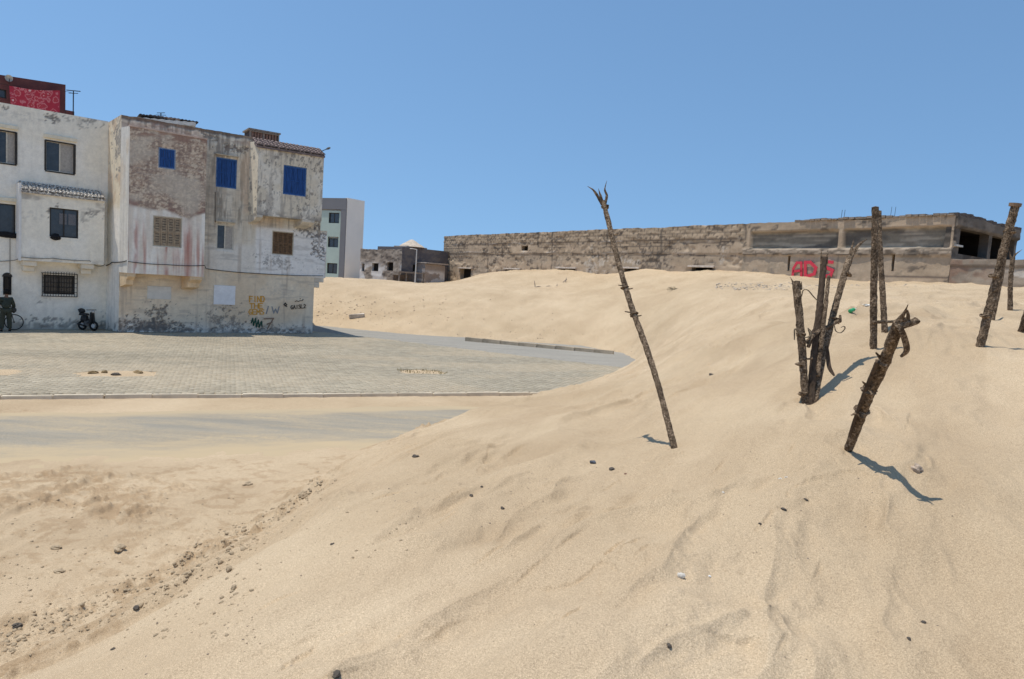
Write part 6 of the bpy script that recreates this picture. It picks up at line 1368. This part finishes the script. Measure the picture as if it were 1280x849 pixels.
skin_fig('body', vs, es, ra, SKN, man)
sel = [0, 1, 2, 7, 8, 9, 11, 12, 13]; mp_ = {v: i for i, v in enumerate(sel)}
skin_fig('jacket', [vs[i] for i in sel], [(mp_[a], mp_[b_]) for (a, b_) in es if a in mp_ and b_ in mp_], [.185, .17, .165, .09, .07, .058, .09, .07, .058], JKT, man)
sel = [0, 15, 16, 17, 18, 19, 20]; mp_ = {v: i for i, v in enumerate(sel)}
skin_fig('trousers', [vs[i] for i in sel], [(mp_[a], mp_[b_]) for (a, b_) in es if a in mp_ and b_ in mp_], [.15, .12, .095, .075, .12, .095, .075], TRS, man)
me = rock_mesh('hair', (.098, .105, .115), 5, sub=3, rough=.15); me.materials.append(simple('black_hair', (.012, .011, .010), .8)); put(me, 'hair', man, tuple(mp(.033, -.085, 1.60)))
for (u, o) in ((.125, -.05), (-.155, -.02)): me = rock_mesh('shoe', (.05, .13, .05), 6, sub=2, rough=.1); me.materials.append(SHO); put(me, 'shoe', man, tuple(mp(u, o, .05)), math.atan2(WF.e[1], WF.e[0]))
for (i_, sgn) in ((10, 1), (14, -1)):     # fingers closed on the bar and saddle
    for k in range(5):
        M_ = MB(); w = vs[i_]; a = WF.e * (.018 * (k - 2)) ; M_.tube([w + a, w + a - WF.n * .05 + np.array([0, 0, .01]), w + a - WF.n * .06 + np.array([0, 0, -.03]) if k else w + a * 1.6 - WF.n * .03 + np.array([0, 0, -.03])], [.011, .010, .008], 6); M_.build('finger', SKN, man)
# bicycle
bc = WF.pt(ub, .33, .45); bike = empty('bicycle', tuple(WF.pt(ub - .5, 0, .45)), 'dark bicycle leaning near the white wall, its front wheel showing right of the person', 'bicycle')
def wheel(u, par):
    N_ = 36; M_ = MB(); R__ = .33; t_ = .018
    ring = [[WF.pt(u + (R__ - t_ + t_ * cos(b_)) * cos(a), .345 + (R__ - t_ + t_ * cos(b_)) * sin(a), .45 + t_ * sin(b_)) for b_ in np.linspace(0, 2 * pi, 6, endpoint=False)] for a in np.linspace(0, 2 * pi, N_, endpoint=False)]
    v = [p for r in ring for p in r]; f = [(i * 6 + j, i * 6 + (j + 1) % 6, ((i + 1) % N_) * 6 + (j + 1) % 6, ((i + 1) % N_) * 6 + j) for i in range(N_) for j in range(6)]; M_.add(v, f); w = M_.build('wheel', simple('tyre_rubber', (.02, .02, .02), .8), par)
    M_ = MB(); M_.tube([WF.pt(u, .345, .41), WF.pt(u, .345, .49)], .025, 8); M_.build('hub', IRON, w)
    for k in range(14): a = 2 * pi * k / 14; M_ = MB(); M_.tube([WF.pt(u, .345, .45 + .02 * (-1) ** k), WF.pt(u + .30 * cos(a), .345 + .30 * sin(a), .45)], .003, 4); M_.build('spoke', PALEM, w)
wheel(ub, bike); wheel(ub - 1.05, bike)
def rod_(name, a, b_, r_, mat=None): M_ = MB(); M_.tube([WF.pt(*a), WF.pt(*b_)], r_, 7); M_.build(name, mat or SHO, bike)
M_ = MB()
rod_('fork', (ub, .345, .45), (ub - .12, .86, .45), .015); rod_('down_tube', (ub - .13, .80, .45), (ub - .55, .33, .45), .018); rod_('top_tube', (ub - .13, .84, .45), (ub - .66, .80, .45), .016); rod_('seat_tube', (ub - .55, .33, .45), (ub - .69, .92, .45), .016); rod_('chain_stay', (ub - .55, .33, .45), (ub - 1.05, .345, .45), .012); rod_('seat_stay', (ub - .66, .80, .45), (ub - 1.05, .345, .45), .010)
rod_('stem', (ub - .12, .86, .45), (ub - .10, .98, .45), .014); rod_('handlebar', (ub - .08, .99, .20), (ub - .06, .99, .72), .014); rod_('crank', (ub - .55, .33, .50), (ub - .45, .20, .52), .012); 
me = rock_mesh('saddle', (.13, .07, .04), 3, sub=3, rough=.1); me.materials.append(SHO); put(me, 'saddle', bike, tuple(WF.pt(ub - .70, .95, .45)), math.atan2(WF.e[1], WF.e[0]))
me = rock_mesh('bag', (.10, .08, .12), 9, sub=3, rough=.3); me.materials.append(simple('grey_bag', (.07, .07, .065), .9)); tag(put(me, 'hanging_bag', None, tuple(WF.pt(ub - .03, .86, .60))), 'small dark bag hanging from the bicycle handlebar', 'bag')

# ================================================================== PARKED MOPED by the wall
um, _z = WF.uz(111, 407, .55); moped = empty('moped', tuple(WF.pt(um, 0, .55)), 'small black moped parked against the white wall beside the house corner', 'moped')
def mpt(du, z, o): return WF.pt(um + du * .62 - o * .78, z * 1.05, .62 + du * .78 + o * .62)
def mw(du, nm):
    N_ = 24; M_ = MB(); R__ = .21; t_ = .045
    ring = [[mpt(du + (R__ - t_ + t_ * cos(b_)) * cos(a), .21 + (R__ - t_ + t_ * cos(b_)) * sin(a), t_ * sin(b_)) for b_ in np.linspace(0, 2 * pi, 8, endpoint=False)] for a in np.linspace(0, 2 * pi, N_, endpoint=False)]
    v = [p for r in ring for p in r]; f = [(i * 8 + j, i * 8 + (j + 1) % 8, ((i + 1) % N_) * 8 + (j + 1) % 8, ((i + 1) % N_) * 8 + j) for i in range(N_) for j in range(8)]; M_.add(v, f); w = M_.build('wheel', MATS['tyre_rubber'], moped); M_ = MB(); M_.tube([mpt(du, .21, -.05), mpt(du, .21, .05)], .09, 12); M_.build('hub', PALEM, w)
mw(.22, 'w'); mw(-.32, 'w')
def mbx(name, du0, du1, z0, z1, o0, o1, mat, bev=.03): M_ = MB(); M_.hexa([mpt(*p) for p in ((du0, z0, o0), (du1, z0, o0), (du1, z0, o1), (du0, z0, o1), (du0 + .03, z1, o0 + .02), (du1 - .03, z1, o0 + .02), (du1 - .03, z1, o1 - .02), (du0 + .03, z1, o1 - .02))]); return M_.build(name, mat, moped, bevel=bev)
BPL = simple('black_plastic', (.018, .018, .018), .5, 0, 8, .3, .2, spec=.4)
mbx('engine', -.22, .05, .18, .42, -.10, .10, simple('engine_metal', (.12, .11, .10), .6, .3, 12, .5, .4, .01)); mbx('footboard', -.05, .16, .30, .37, -.12, .12, BPL, .01); mbx('seat', -.45, -.05, .62, .72, -.11, .11, BPL); mbx('tank', -.38, -.06, .40, .61, -.10, .10, BPL); mbx('leg_shield', .10, .17, .36, .78, -.15, .15, BPL)
for (nm, a, b_, r_) in (('fork', (.22, .21, 0), (.12, .82, 0), .025), ('handlebar', (.10, .86, -.28), (.10, .88, .28), .016), ('exhaust', (-.1, .20, .12), (-.45, .26, .13), .035)): M_ = MB(); M_.tube([mpt(*a), mpt(*b_)], r_, 8); M_.build(nm, IRON, moped)
me = rock_mesh('headlight', (.07, .07, .07), 2, sub=3, rough=.05); me.materials.append(simple('lamp_glass', (.4, .4, .38), .2, 0, 4, .1, 0, spec=.6)); put(me, 'headlight', moped, tuple(mpt(.18, .80, 0)))
me = rock_mesh('top_box', (.15, .13, .11), 12, sub=3, rough=.25); me.materials.append(BPL); put(me, 'top_box', moped, tuple(mpt(-.36, .82, 0)))
